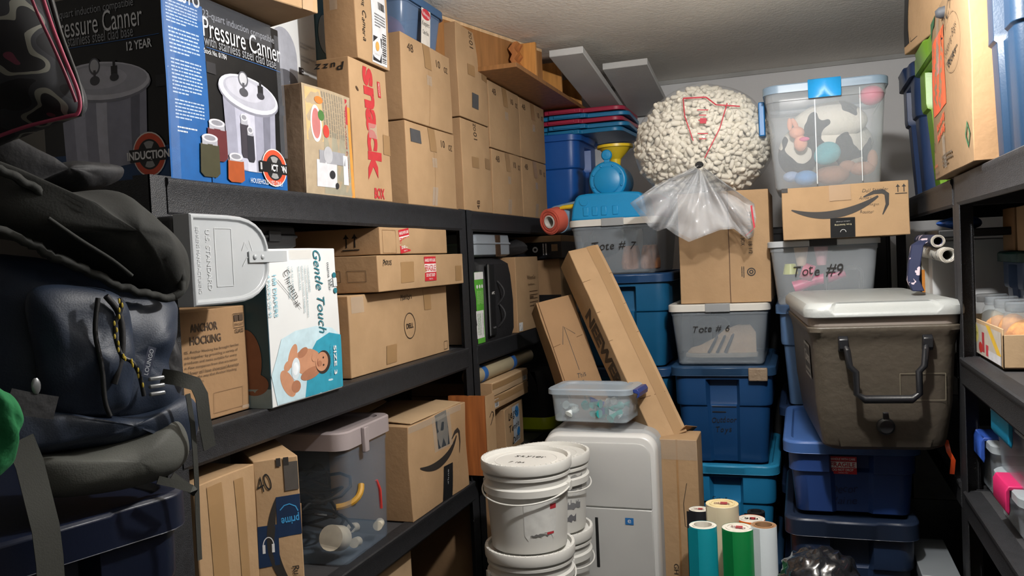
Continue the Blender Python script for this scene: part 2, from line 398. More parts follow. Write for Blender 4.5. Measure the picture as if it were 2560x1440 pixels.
SC.cycles.transparent_max_bounces = 24
# ------------------------------------------------------------ the room
FL, CE = -.07, 2.54
DIM = mat('low_bounce_wall', '7a7874', .9, var=.1, scale=2, bump=.2)  # hidden walls given a darker colour to cut bounced light
WALL = mat('wall_paint', 'e4e4e4', .85, var=.04, scale=2, bump=.15, bscale=90)
CEIL = mat('ceiling_texture_paint', 'f0ebe2', .9, var=.04, scale=3, bump=.6, bscale=75)
CONC = mat('concrete_floor', '4a4845', .8, var=.15, scale=3, bump=.2)
def slab(name, lo, hi, m):
    o = MB().box(lo, hi, m).build(name, smooth=0); o['kind'] = 'structure'; return o
slab('floor', (-2, -3.4, FL-.1), (1.3, 4.75, FL), CONC)
slab('ceiling', (-2, -3.4, CE), (1.3, 4.75, CE+.1), CEIL)
slab('wall_left', (-2, -3.4, FL), (-1.88, 4.75, CE), DIM)
slab('wall_right', (1.1, -3.4, FL), (1.3, 4.75, CE), WALL)
slab('wall_back', (-1.88, 4.6, FL), (1.1, 4.75, CE), WALL)
slab('wall_front', (-1.88, -3.4, FL), (1.1, -3.3, CE), DIM)
slab('trim_1', (-1.88, 4.588, CE-.022), (1.1, 4.6, CE), mat('trim_paint', 'a9a9a6', .7))
slab('door_1', (-.45, -3.3, FL), (.4, -3.26, FL+2.03), mat('door_paint', 'c9c6bf', .5))
lh = empty('ceiling_lamp_holder', (LAMP[0], LAMP[1], CE), 0, 'round white bulb holder on the ceiling', 'lamp')
b = MB(); b.lathe([(.058, 0), (.056, -.015), (.012, -.03), (.008, -.06), (.008, -.14), (.024, -.155), (.024, -.20)], mat('porcelain', 'dddddd', .3)); b.build('base', lh)
b = MB(); b.lathe([(.014, -.20), (.014, -.23)], mat('brass', 'b8a060', .3, metal=1)); b.build('socket', lh)
# ------------------------------------------------------------ shelving racks
def rack(X, sx, y0, y1, depth, shelves, top, label, pw=.062, bh=.078, front_slots=True):
    """X = front plane, sx = +1 when the front faces +X"""
    ro = empty('shelving_rack', (X-sx*depth/2, (y0+y1)/2, FL), 0, label, 'shelving rack', 'black steel shelving racks')
    hx, hy = depth/2, (y1-y0)/2; slot = mat('slot_dark', '050505', .9)
    for ax in (1, -1):
        for ay in (1, -1):
            b = MB(); x, y = ax*hx, ay*hy; t = .0025; h = top-FL
            # angle-iron post: one flange along the front, one along the end
            b.box((min(x, x-ax*t), min(y, y-ay*pw), 0), (max(x, x-ax*t), max(y, y-ay*pw), h), STEEL)
            b.box((min(x, x-ax*.04), min(y, y-ay*t), 0), (max(x, x-ax*.04), max(y, y-ay*t), h), STEEL)
            z = .1
            while z < h-.04:
                b.box((x-ax*.026 if ax > 0 else x+.016, min(y, y+ay*.0006)-.0001, z), (x-.016 if ax > 0 else x+.026, max(y, y+ay*.0006), z+.022), slot)
                z += .0508*1.5
            b.build('post', ro, smooth=0)
            # rolled bead along the post's front
            # (part of the same upright)
    for z in shelves:
        zz = z-FL
        for ax in (1, -1):
            b = MB(); x = ax*(hx-.006)
            b.loft([[(x+ax*q, y, zz+dz) for q, dz in ((-.004, -bh), (.004, -bh), (.009, -bh+.008), (.009, -.02), (.013, -.012), (.013, -.003), (.009, 0), (-.03, 0), (-.03, -.006), (-.004, -.008))] for y in (-hy+.045, hy-.045)], STEEL)
            b.build('beam', ro, smooth=30)
        for ay in (1, -1):
            b = MB(); y = ay*(hy-.02); b.box((-hx+.03, y-.004, zz-bh), (hx-.03, y+.004, zz-.002), STEEL); b.build('side_beam', ro)
        b = MB(); b.box((-hx+.012, -hy+.02, zz-.018), (hx-.012, hy-.02, zz-.004), BOARD); b.build('shelf_board', ro, bevel=.001)
    return ro
SH = (1.80, 1.28, .775, .30)
rack(-1.2, 1, 1.31, 2.935, .61, SH, 1.803, 'near black steel rack on the left holding the pressure canner and diaper boxes')
rack(-1.2, 1, 2.94, 4.54, .61, SH, 1.803, 'far black steel rack on the left holding the small brown cartons')
rack(.4, -1, .95, 2.545, .6, (1.77, 1.285, .92, .45), 1.772, 'near black steel rack on the right with jars and ribbed trays')
rack(.405, -1, 2.55, 4.1, .6, (1.77, 1.285, .92, .45), 1.772, 'far black steel rack on the right under the navy and lime totes')
# black cabinet rack by the back wall
bk = empty('storage_cabinet', (.0, 4.3, FL), 0, 'black plastic cabinet standing by the back wall behind the tote stacks', 'cabinet')
BP = plastic('black_plastic', '17181a', rough=.5)
b = MB(); b.box((-.42, -.22, 0), (.38, .25, 1.77), BP); b.build('cabinet_body', bk, bevel=.01)
for x0, x1 in ((-.405, -.025), (-.015, .365)):
    b = MB(); b.box((x0, -.235, .04), (x1, -.222, 1.74), BP); b.build('door', bk, bevel=.006)
# ------------------------------------------------------------ LEFT RACK, top shelf
Z3 = SH[0]
WHT = ink('d9d9d9'); LG = ink('a9abb5'); BL = ink('1060b0', .35); ORG = ink('c8502c'); RED = ink('a82a30')
GL = lambda c: ink(c, .35)
def canner_art(f, full):
    """print on the pressure canner carton; full = with the blue text column on the left"""
    a = .30 if full else .0
    sp = lambda u: a+(1-a)*u
    if full: f.rect(.0, .0, 1, .17, GL('0f5596')); f.rect(0, .0, a, .95, GL('0f5596'))
    else: f.rect(0, 0, 1, .17, GL('123a66'))  # side strip in dimmer blue, its shade put into the ink
    if full:
        f.txt('PRESTO', .16, .965, .1, .026, m=GL('c8ccd0'), bold=.03)
        f.lines(.03, .805, .26, .925, 7, GL('a8bbd2'), fill=.4, seed=3); f.lines(.04, .65, .26, .79, 7, GL('a8bbd2'), fill=.4, seed=4)
        f.lines(.04, .44, .26, .63, 10, GL('a8bbd2'), fill=.4, seed=5); f.lines(.05, .31, .26, .42, 6, GL('a8bbd2'), fill=.4, seed=6); f.lines(.06, .24, .2, .28, 2, GL('c8d4e0'), fill=.4, seed=7)
    wt = GL('d4d6da'); g = GL('8d9096')
    f.txt('23-quart induction compatible', sp(.46), .915, .26 if full else .22, .022, m=g)
    f.txt('Pressure Canner', sp(.5), .848, .285 if full else .235, .043, m=wt)
    f.txt('with stainless steel clad base', sp(.46), .775, .26 if full else .21, .023, m=g)
    f.rect(sp(.02), .735, sp(.98), .738, GL('2a5fa0')); 
    if full: f.txt('Stock No. 01784', sp(.12), .715, .075, .011, m=wt)
    if not full: f.txt('12 YEAR', .82, .70, .065, .018, m=wt, bold=.02)
    # the pot
    f.rect(sp(.11), .60, sp(.0), .66, GL('202024')); f.rect(sp(.93), .47, sp(1.0), .53, GL('202024'))
    n = 24; B0, B1 = sp(.17), sp(.86)
    body = GL('8f90a0'); lite = GL('a9aabb'); dk = GL('6d6e7c')
    cx = (B0+B1)/2; rw = (B1-B0)/2
    f.poly([(B0, .52), (B0+.015, .12)]+[(cx-(rw-.015)*cos(pi*i/n), .12-.035*sin(pi*i/n)) for i in range(n+1)]+[(B1, .52)], body)
    f.poly([(B0+.10, .5), (B0+.11, .10), (B0+.2, .09), (B0+.2, .5)], lite); f.poly([(B1-.12, .5), (B1-.13, .09), (B1-.07, .10), (B1-.05, .5)], dk)
    f.poly([(cx-.05, .5), (cx-.05, .086), (cx+.03, .086), (cx+.04, .5)], GL('b9bac8'))
    f.ell(cx, .53, rw+.035, .105, GL('7d7e8a'), rot=-4); f.ell(cx, .54, rw+.03, .10, GL('c4c5cf'), rot=-4); f.ell(cx+.01, .548, rw, .083, GL('a5a6b2'), rot=-4); f.ell(cx-.04, .56, rw*.7, .06, GL('b4b5c0'), rot=-4)
    f.ell(cx-.05, .62, .045, .045, GL('55565e')); f.ell(cx-.05, .622, .034, .035, GL('b5b6bc')); f.ell(cx-.05, .545, .04, .025, GL('48484e')); f.rect(cx-.06, .55, cx-.04, .6, GL('48484e'))
    f.rect(cx+.08, .555, cx+.13, .61, GL('1c1c20')); f.rect(cx+.095, .59, cx+.115, .64, GL('1c1c20')); f.ell(cx+.105, .55, .035, .02, GL('33333a'))
    f.rect(sp(.02), .0, sp(.0), .17, GL('0f5596')) if full else None
    # jars
    if full:
        for (u, v, w, h, c) in ((sp(.42), .16, .04, .25, '38343c'), (sp(.49), .14, .035, .2, '2b2b33'), (sp(.07), .12, .085, .22, '5a2226'), (sp(-.02), .03, .08, .22, '3c3a26'), (sp(.28), .015, .075, .15, '9c4a22')):
            f.poly([(u-w*.9, v+h*.8), (u-w*.95, v+h*.1), (u-w*.6, v), (u+w*.6, v), (u+w*.95, v+h*.1), (u+w*.9, v+h*.8)], GL(c))
            f.rect(u-w*.75, v+h*.78, u+w*.75, v+h*.95, GL('9fa0a8')); f.ell(u, v+h*.95, w*.78, .022, GL('c3c4ca')); f.ell(u, v+h*.95, w*.55, .014, GL('85868e'))
    # induction seal
    u, v = (.86, .13) if full else (.86, .13)
    f.ell(u, v, .125, .115, GL('d8cfc8')); f.ell(u, v, .118, .108, GL('c4492c')); f.ell(u, v, .085, .078, GL('1a1a1c')); f.ell(u, v, .075, .068, GL('8c8c8c'), a0=60, a1=120); f.ell(u, v, .075, .068, GL('8c8c8c'), a0=240, a1=300)
    f.rect(u-.15, v-.035, u+.13, v+.03, GL('101012')); f.txt('INDUCTION', u-.01, v-.002, .105, .017, m=GL('e0dfe0'), bold=.03)
    if full: f.txt('HOUSEHOLD USE ONLY', .78, .035, .13, .011, m=wt)
B = carton('pressure_canner_carton', -1.53, -1.2, 1.372, 1.776, Z3, 2.195, 'black and blue pressure canner box in crinkled wrap on the left rack', tone='k', bulge=.003, seed=2)
canner_art(B.face('+x'), True); canner_art(B.face('-y'), False)
f = B.face('+x'); GLS = mat('wrap_glint', 'b9bec8', .08, var=.05, alpha=.04, bump=1, bscale=60, coat=1)
f.rect(0, 0, .06, 1, GLS, 'plastic_wrap'); f.rect(.03, .86, .9, 1, GLS, 'plastic_wrap'); f.rect(.93, .2, 1, .95, GLS, 'plastic_wrap')
B.done()
B = carton('cardboard_carton', -1.45, -1.09, 1.45, 1.78, 2.205, 2.45, 'brown carton lying on top of the pressure canner box', rz=R(-14), seed=3)
f = B.face('+x'); f.txt('NINJA', .25, .12, .12, .03, rot=180, m=DK, shear=.3); f.rect(.85, 0, .95, 1, TAPED, 'packing_tape'); B.done()
# white roaster carton and the narrow teal one behind the front row
B = carton('roaster_carton', -1.8, -1.42, 2.04, 2.298, Z3, 2.49, 'tall white roaster oven carton with pot picture behind the meat grinder box', tone='w', seed=4)
f = B.face('+x'); f.ell(.27, .62, .26, .13, GL('9fa2ac')); f.rect(.01, .52, .53, .62, GL('9fa2ac')); f.ell(.27, .52, .26, .05, GL('55565c')); f.rect(.56, .57, .66, .6, GL('202024'))
for v in (.72, .66, .6, .52): f.lines(.62, v-.03, .95, v, 2, ink('b3b6ba'), seed=int(v*100))
f.lines(.5, .28, .95, .34, 4, ink('a3a6aa'), seed=9); B.done()
B = carton('appliance_carton', -1.8, -1.42, 2.305, 2.39, Z3, 2.49, 'narrow dark teal carton beside the white roaster carton', tone='navyc', seed=5)
f = B.face('+x'); f.ell(.5, .8, .4, .09, ink('8a8f90')); f.lines(.1, .3, .9, .6, 7, ink('5c8c98'), seed=5); B.done()
B = carton('meat_grinder_carton', -1.40, -1.2, 1.86, 2.105, Z3, 2.085, 'meat grinder box with sausage and grinder picture beside the canner box', tone='d', seed=6, wob=.004)
f = B.face('+x'); f.rect(.0, .0, 1, 1, ink('a08f76')); f.rect(.05, .5, .35, .98, ink('c0a070')); f.rect(.35, .02, .95, .6, ink('8f8a78')); f.rect(.93, 0, 1, .9, ink('c98a3c')); f.rect(.88, .72, .93, .97, ink('a8333a'))
f.lines(.36, .55, .83, .97, 9, ink('827868'), rot=90, fill=.5, seed=2); f.txt('HACHE-VIANDE ÉLECTRIQUE', .865, .5, .2, .012, rot=-90, m=ink('8c3038'))
f.ell(.22, .66, .1, .17, ink('d0ccc8')); f.ell(.22, .66, .075, .14, ink('b06a68')); f.ell(.32, .74, .06, .05, ink('3f6a30')); f.ell(.4, .6, .06, .06, ink('b8372c')); f.ell(.3, .88, .08, .035, ink('c8702c'))
f.rect(.2, .08, .6, .33, ink('c4c4c8')); f.rect(.25, .3, .8, .42, ink('8f9096')); f.rect(.75, .12, .86, .4, ink('d6d6da')); f.ell(.42, .38, .09, .08, ink('a6a7ac')); f.ell(.5, .2, .06, .04, ink('222226')); f.ell(.6, .1, .04, .03, ink('222226')); B.done()
B = carton('snack_carton', -1.305, -1.2, 2.11, 2.337, Z3, 2.205, 'brown snack box with big red sideways lettering next to the meat grinder box', seed=7, tone='a', side='b')
f = B.face('+x'); rr = ink('b23034'); f.txt('snack', .52, .56, .335, .085, rot=-90, m=rr, bold=.045); f.txt('BOX', .62, .055, .062, .032, rot=0, m=rr, bold=.04)
f.rect(.72, .78, .8, .9, rr); f.txt('FRITO-LAY', .76, .84, .04, .008, rot=-90, m=WHT); f.rect(.78, .35, 1, .5, TAPED, 'packing_tape'); f.rect(.38, .45, .6, .56, CTAPE, 'packing_tape'); f.ell(.17, .79, .04, .01, ink('4a3420'), rot=-40)
f = B.face('-y'); f.hand('Puzz', .4, .94, .1, .026, rot=180, bold=.02); B.done()
B = carton('camera_carton', -1.305, -1.2, 2.165, 2.368, 2.213, 2.50, 'tall brown carton marked Hunt Camera standing on the snack box', seed=8, side='b')
f = B.face('+x'); f.rect(.42, .02, .9, .98, ink('cfd0d2'), 'shipping_label'); f.rect(.44, .04, .72, .3, ink('26262a'), 'shipping_label'); f.bars(.74, .05, .88, .36, DK, False, 'shipping_label', 20)
f.bars(.46, .72, .62, .84, DK, True, 'shipping_label', 14); f.lines(.46, .86, .86, .96, 4, DK, 'shipping_label'); f.bars(.64, .6, .86, .68, DK, True, 'shipping_label', 12); f.lines(.5, .4, .86, .55, 5, ink('77787a'), 'shipping_label')
f.ell(.57, .2, .06, .05, ink('c99a50'), 'shipping_label'); f.txt('video', .57, .12, .03, .008, m=WHT, part='shipping_label'); f.hand('Hunt Camera', .2, .47, .16, .022, rot=-90); B.face('-y').arrows(.3, .82, .05, rot=-90); B.face('-y').arrows(.6, .82, .05, rot=-90)
B.face('-y').rect(.25, .5, .5, .65, CTAPE, 'packing_tape'); B.done()
# ten-ounce cartons
def oz(x1, y0, y1, z0, z1, d, label, seed, kind, side='b'):
    B = carton('ten_ounce_carton', x1-d, x1, y0, y1, z0, z1, label, group='ten-ounce cartons on the left racks', seed=seed, side=side, bulge=.008)
    f = B.face('+x'); t = ink('453425'); tp = TAPED
    if kind in 'AC':
        if kind == 'A' or seed % 2 == 0 or 1: f.txt('48', .16, .86, .043, .027, m=t) if seed != 11 else None
        f.txt('10', .72, .83, .034, .026, m=t); f.txt('OZ', .89, .805, .034, .021, m=t)
        f.rect(.42, .7, .56, .995, tp, 'packing_tape'); f.rect(.44, .5, .54, .62, CTAPE, 'packing_tape')
        if seed % 3 == 2: f.rect(.44, .02, .55, .25, CTAPE, 'packing_tape')
        f.rect(.49, 0, .493, .7, ink('a88256'))
    if kind == 'B':
        f.txt('10', .45, .84, .03, .034, rot=90, m=t); f.txt('OZ', .45, .94, .03, .026, rot=90, m=t); 
        f.txt('48', .45, .08, .034, .03, rot=90, m=t) if seed == 12 else None
        f.rect(.28, .48, .5, .6, tp, 'packing_tape'); f.rect(.75, .5, .98, .62, tp, 'packing_tape')
    if seed in (11, 13):
        uu, vv = (.17, .84) if seed == 11 else (.5, .22); hw = .09 if seed == 11 else .11; f.rect(uu-hw, vv-.08, uu+hw, vv+.08, ink('4a4a4c'), 'smudged_label')
    return B
for a in (oz(-1.2, 2.455, 2.857, Z3, 2.074, .36, 'brown ten-ounce carton with smudged grey square, on the shelf right of the snack box', 11, 'A'),
          oz(-1.2, 2.45, 2.85, 2.078, 2.358, .36, 'brown ten-ounce carton carrying the clear blue-lid tub', 10, 'A'),
          oz(-1.2, 2.93, 3.232, Z3, 2.152, .42, 'upright ten-ounce carton on the shelf directly above the rack joint', 12, 'B'),
          oz(-1.2, 2.925, 3.235, 2.157, 2.512, .42, 'upright ten-ounce carton reaching nearly to the ceiling, with grey patch', 13, 'B'),
          oz(-1.2, 3.252, 3.638, Z3, 2.072, .3, 'lower left ten-ounce carton in the far block of four', 14, 'C'),
          oz(-1.2, 3.248, 3.64, 2.076, 2.354, .3, 'upper left ten-ounce carton in the far block of four', 16, 'C'),
          oz(-1.2, 3.645, 4.03, Z3, 2.074, .3, 'lower right ten-ounce carton in the far block of four', 17, 'C'),
          oz(-1.2, 3.645, 4.033, 2.078, 2.352, .3, 'upper right ten-ounce carton in the far block of four', 18, 'C')):
    if a.o.location.z > 2.1: a.face('-y').txt('GLASS', .6, .33, .18, .07, rot=180, m=ink('33271d'), bold=.02)
    a.done()
# clear tub with blue lid
LB_ = plastic('tub_blue_lid', '35597f'); CLB = mat('blue_tinted_clear_plastic', '6d86a8', .25, alpha=.45, var=.05)
rt, F = cleartote('storage_tub', -1.55, -1.2, 2.5, .34, 2.36, 2.515, 'clear blue-lid tub with red oval label on the ten-ounce carton', LB_, CLB, lidh=.03)
S = Face(rt, (.168, -.1, .0), (0, .26, 0), (.008, 0, .12), eps=.004); S.rect(.18, .0, .46, 1.0, ink('cfc9bf'), 'brand_label'); S.ell(.32, .86, .14, .15, ink('b8303a'), 'brand_label'); S.txt('Rubbermaid', .32, .86, .06, .012, rot=-8, m=WHT, part='brand_label')
S.txt('Keepers', .32, .58, .06, .022, m=DK, part='brand_label', shear=.2); S.txt('Clear Box', .32, .35, .05, .014, m=DK, part='brand_label'); S.done()
b = MB(); b.ell((0, -.06, .05), (.1, .06, .045), mat('red_cloth', 'b03040', .8, bump=.6, bscale=30), dis=.5); o = b.build('folded_cloth', loc=(-1.34, 2.64, 2.368)); lab(o, 'red cloth bundled inside the clear blue-lid tub', 'cloth')
# wooden furniture pieces above the far cartons
WD = wood_mat('pine_wood', 'b47a3c', 'c68c48'); WDK = wood_mat('pine_wood_dark', '8d6238', '96683c')
y0 = 3.12; ws = empty('wooden_shelf_piece', (-1.05, y0, 2.36), 0, 'varnished pine shelf unit lying on the far cartons, uprights pointing up', 'furniture')
b = MB(); b.box((-.3, 0, 0), (.02, 1.25, .018), WDK); b.build('back_board', ws, bevel=.001)
for k, (ya, h, xa) in enumerate(((.265, .14, -.24), (.66, .16, -.22), (1.03, .155, -.2))):
    b = MB(); b.box((xa, ya, .018), (.02, ya+.018, .018+h-(0 if k == 0 else .02)), WD); b.build('upright', ws, bevel=.001)
b = MB(); pr = [(-.08, .018), (-.08, .03), (-.055, .05), (-.07, .08), (-.06, .1), (-.075, .125), (-.05, .15), (-.035, .15), (-.05, .125), (-.035, .1), (-.05, .08), (-.03, .05), (-.03, .018)]
b.loft([[(x, y, z) for x, z in pr] for y in (.19, .266)], wood_mat('bracket_wood', '9a5c34', 'b87840')); b.build('scalloped_bracket', ws)
pl = MB(); pl.box((0, 0, 0), (.018, .75, .15), WDK); pl.box((-.001, 0, .15), (.019, .75, .162), wood_mat('edge_wood', 'c8a67c', 'd0b088'))
o = pl.build('wooden_plank', loc=(-1.28, 2.87, 2.374), rot=(0, 0, R(-15.5))); lab(o, 'long wooden plank standing on edge against the ceiling over the cartons', 'plank')
# grey-white boards wedged under the ceiling
PW = mat('painted_board', 'c2c2c0', .6, var=.05, bump=.2); 
for pts, lb in ((((-1.004, 3.5), (-.852, 4.5), 2.505, 2.365), 'larger white-painted board wedged under the ceiling above the lid stack'), (((-.846, 3.84), (-.635, 4.55), 2.50, 2.385), 'smaller white-painted board wedged under the ceiling behind the larger one')):
    (xa, ya), (xb, yb), za, zb = pts; b = MB(); t = .03
    b.loft([[(xa, ya, za-t), (xb, ya, za-t), (xb, ya, za), (xa, ya, za)], [(xa, yb, zb-t), (xb, yb, zb-t), (xb, yb, zb), (xa, yb, zb)]], PW)
    o = b.build('painted_board', bevel=.003); lab(o, lb, 'board')
# blue tote with a stack of lids
RB = plastic('royal_blue_plastic', '1a58a8'); TB = plastic('teal_blue_plastic', '2078a8'); RD = plastic('crimson_plastic', 'a82c48')
Mt = Matrix.Translation((-1.33, 4.3, Z3)) @ Matrix.Rotation(R(90), 4, 'Z')
tote('storage_tote', -.23, .23, -.3, .6, 0, .43, 'royal blue tote under the red and blue lid stack on the far left rack', RB, RB, M=Mt, group=None)
for k in range(5):
    w, d = .62, .42; root = empty('tote_lid', (-1.115+.012*(k % 2), 4.31, 2.222+.0265*k), R((-3, 2, -2, 3, 0)[k]), ['blue tote lid, lowest of the stack of five', 'blue tote lid, second from the bottom of the stack', 'crimson tote lid between two blue lids in the stack', 'blue tote lid, second from the top of the stack', 'crimson tote lid on top of the stack of five'][k], 'tote lid', 'tote lids stacked by the back wall')
    m = (TB, TB, RD, TB, RD)[k]; b = MB(); rg = [ringz(w+q, d+q, .05, z, -.02 if q > -.02 else 0, .3) for q, z in ((0, 0), (.0, .018), (-.01, .022))]+[ringz(w-.06, d-.06, .04, .022), ringz(w-.07, d-.07, .04, .016)]
    b.loft(rg, m); b.build('lid_panel', root, bevel=.002)
    for s in (-1, 1): MB().box((-.07, s*(d/2+.012)-.015, .004), (.07, s*(d/2+.012)+.015, .02), m).build('lid_lug', root, bevel=.003)
# roll of coloured paper sticking out by the rack
root = empty('wrapping_roll', (-1.05, 3.55, 1.765), 0, 'rolled stack of red and pale blue mats poking out beside the train toy', 'roll')
b = MB(); Mr = Matrix.Rotation(R(-72), 4, 'X') @ Matrix.Rotation(R(6), 4, 'Y')
for k in range(5): r0 = .029+.006*k; b.lathe([(r0, -.0-.004*(k % 2)), (r0, .22), (r0+.005, .22), (r0+.005, -.0-.004*(k % 2)), (r0, -.004*(k % 2))], plastic('coral_foam', 'c65a48', rough=.8), 32, cap0=False, cap1=False)
b.build('coral_layers', root, rot=(R(-80), 0, R(-25)))
b = MB(); b.lathe([(.06, .06), (.063, .06), (.063, .24), (.06, .24)], plastic('pale_blue_foam', '7fa0b8', rough=.8), 32); b.build('blue_layer', root, rot=(R(-80), 0, R(-25)))
b = MB(); b.lathe([(.024, -.004), (.024, .2), (.029, .2), (.029, -.004), (.024, -.004)], ink('c9c4bd'), 32, cap0=False, cap1=False); b.build('core_tube', root, rot=(R(-80), 0, R(-25)))
# ------------------------------------------------------------ LEFT RACK, middle shelf
Z2 = SH[1]
GAL = mat('white_enamel', 'a6aaad', .3, var=.04, bump=.05, coat=.3); BLK = plastic('matt_black_plastic', '141517', rough=.5)
dp = empty('dustpan', (-1.16, 1.43, 1.54), 0, 'white metal dustpan with riveted handle strap hung on the rack post', 'dustpan')
def dring(k, x, hw=.148, hh=.09, y0=-.13):      # D outline: straight edge towards -Y, rounded towards +Y
    c = [(x, y0+k, hh*2-k), (x, y0+k, k)]; pts = [c[0], (x, y0+k, hh), c[1]]; n = 14
    for i in range(n+1):
        a = -pi/2+pi*i/n; e = 2.6; ca, sa = cos(a), sin(a)
        yy = (abs(ca)**(2/e))*(.135-k); zz = (abs(sa)**(2/e))*(hh-k)*(1 if sa > 0 else -1); pts.append((x, -.02+yy, hh+zz))
    return pts
b = MB(); b.loft([dring(0, .02), dring(0, .058), dring(.003, .062), dring(.008, .062), dring(.012, .056), dring(.014, .056)], GAL); b.build('pan', dp, bevel=.001)
b = MB(); b.box((-.03, -.132, .002), (.02, -.02, .178), BLK); b.build('hood', dp, bevel=.01)
F = Face(dp, (.0565, -.13, 0), (0, .26, 0), (0, 0, .18), eps=.0008); e = ink('b4b8ba')
F.frame(.28, .2, .48, .85, .0015, e, 'embossing'); F.txt('U.S. STANDARD', .2, .5, .12, .012, rot=-90, m=e, part='embossing'); F.txt('BEHRENS MANUFACTURING', .09, .5, .13, .009, rot=-90, m=e, part='embossing')
F.line([(.6, .6), (.64, .7), (.68, .62), (.7, .72), (.74, .58), (.8, .55), (.72, .48), (.66, .52), (.6, .42)], .0015, e, 'embossing'); F.done()
b = MB(); b.loft([[(x, y, z) for z in (.082, .106) for x in ((x0, x0+.0025) if z < .1 else (x0+.0025, x0))] for x0, y in ((.058, .045), (.0585, .06), (.06, .1), (.072, .14), (.072, .16), (.055, .175), (.02, .178), (-.02, .175))], GAL); hd_ = b.build('handle_strap', dp, bevel=.001)
for y in (.062, .088): MB().ell((.062, y, .094), (.004, .006, .006), GAL, 12, 8).build('rivet', hd_)
B = carton('glassware_carton', -1.58, -1.243, 1.385, 1.636, Z2, 1.525, 'brown glassware carton with a printed paragraph, below the dustpan', tone='b', side='d', seed=21)
f = B.face('+x'); p_ = ink('4a3a2c'); f.txt('ANCHOR', .42, .85, .088, .018, m=p_, bold=.02); f.txt('HOCKING', .43, .74, .1, .018, m=p_, bold=.02)
for i, t in enumerate(('05, Anchor Hocking has brought families', 'nds together by providing a variety of', 'products and items suitable for every', 'n. Few companies from that era remain', 'nd fewer still have showcased American', 'nship in the way that Anchor Hocking', 'generations.')):
    w = .0046*len(t); f.txt(t, .16+w/2/f.W, .64-.045*i, w, .0078, m=p_)
f.frame(.82, .8, .97, .93, .001, p_); f.rect(.83, .86, .89, .92, p_); f.rect(.9, .86, .96, .92, p_); f.txt('FRAGILE', .895, .83, .03, .006, m=p_); f.txt('GLASS', .895, .77, .032, .009, m=p_, bold=.02)
f.frame(.5, .05, .9, .24, .001, ink('8a6c50')); f.rect(.88, .02, .98, .05, CTAPE, 'packing_tape'); B.done()
B = carton('diaper_carton', -1.5, -1.18, 1.64, 1.953, Z2, 1.655, 'white and teal diaper carton with printed baby picture on the middle shelf', tone='w', side='navyc', seed=22, wob=.004)
f = B.face('+x'); pb = ink('b7cfd8'); pc = ink('2a8fa8'); sk = ink('b98566'); sk2 = ink('a06c50'); tl = ink('1c6a78'); lt = ink('7fb4c4')
f.poly([(.06, .01), (.0, .2), (.08, .32), (.14, .42), (.32, .46), (.6, .47), (.85, .44), (.99, .38), (.99, .01)], pb)
f.poly([(.42, .01), (.45, .16), (.5, .3), (.6, .37), (.8, .41), (1, .38), (1, .01)], pc)
for u, v, a, b_, rot, m in ((.27, .30, .1, .04, 60, sk), (.2, .24, .05, .03, 30, sk), (.2, .13, .13, .055, -50, sk), (.3, .1, .06, .04, 0, sk2), (.46, .245, .19, .085, -5, sk), (.4, .31, .07, .028, 20, sk2), (.5, .165, .14, .038, 8, sk2), (.3, .215, .085, .045, 80, ink('c9d4da')), (.3, .215, .05, .03, 80, ink('e0e6ea')), (.68, .22, .115, .078, 0, ink('2e241e')), (.66, .225, .095, .064, 0, sk), (.62, .215, .035, .02, 0, sk2), (.56, .27, .05, .03, 30, sk)):
    f.ell(u, v, a, b_, m, rot=rot)
for u, v in ((.68, .25), (.68, .2)): f.ell(u, v, .012, .007, ink('2a1e18'))
f.line([(.6, .2), (.59, .225), (.6, .25)], .0015, ink('7a3c34'))
f.txt('Gentle Touch', .70, .70, .215, .036, rot=-90, m=tl, shear=.35, bold=.0)
f.txt('mama bear', .87, .80, .075, .012, rot=-90, m=ink('3c4a50')); f.ring(.92, .76, .011, .0012, ink('3c4a50')); f.ell(.955, .81, .03, .02, tl); f.ell(.955, .7, .03, .02, tl); f.rect(.93, .73, .99, .79, ink('c8cccd')); f.ell(.9, .765, .008, .006, ink('3c4a50')); f.ell(.9, .745, .008, .006, ink('3c4a50'))
f.txt('168 DIAPERS', .09, .70, .1, .0125, rot=-90, m=lt, bold=.01); f.txt('4 PACKS OF 42', .02, .70, .1, .009, rot=-90, m=lt)
for i, t in enumerate(('• HYPOALLERGENIC', '• FREE FROM CHLORINE BLEACHING,', 'PERFUMES, LOTIONS, PARABENS,', 'AND PHTHALATES', '• UP TO 12 HOURS OF', 'LEAKAGE PROTECTION')):
    w = .0042*len(t); f.txt(t, .54-.045*i-(.05 if i > 3 else 0), .88-w/2/f.H, w, .0055, rot=-90, m=tl)
f.txt('SIZE 3', .87, .215, .075, .015, rot=-90, m=WHT, bold=.02); f.txt('16-28 lbs (7-13 kg)', .79, .22, .08, .006, rot=-90, m=tl)
f.hand('Christmas', .3, .74, .1, .025, rot=-62, bold=-.01); f.line([(.12, .8), (.4, .6)], .0012, ink(K), 'handwriting'); f.rect(.3, .93, .62, .995, CTAPE, 'packing_tape')
f = B.face('-y'); f.ell(.8, .3, .13, .2, ink('8a5c44')); f.ell(.85, .15, .13, .07, ink('8a5c44')); f.rect(0, .0, 1, .12, ink('8fa8b0')); B.done()
B = carton('cardboard_carton', -1.56, -1.27, 1.962, 2.095, Z2, 1.6, 'narrow pale carton squeezed between diaper box and monitor box', tone='c', seed=23)
B.face('+x').txt('Photo', .6, .3, .05, .016, rot=-90, m=DK); B.face('+x').rect(.3, .5, .95, .66, ink('2a2a2c'), 'packing_tape'); B.done()
c_ = empty('tool_case', (-1.37, 1.8, 1.66), 0, 'black plastic carrying case lying on the diaper carton', 'case')
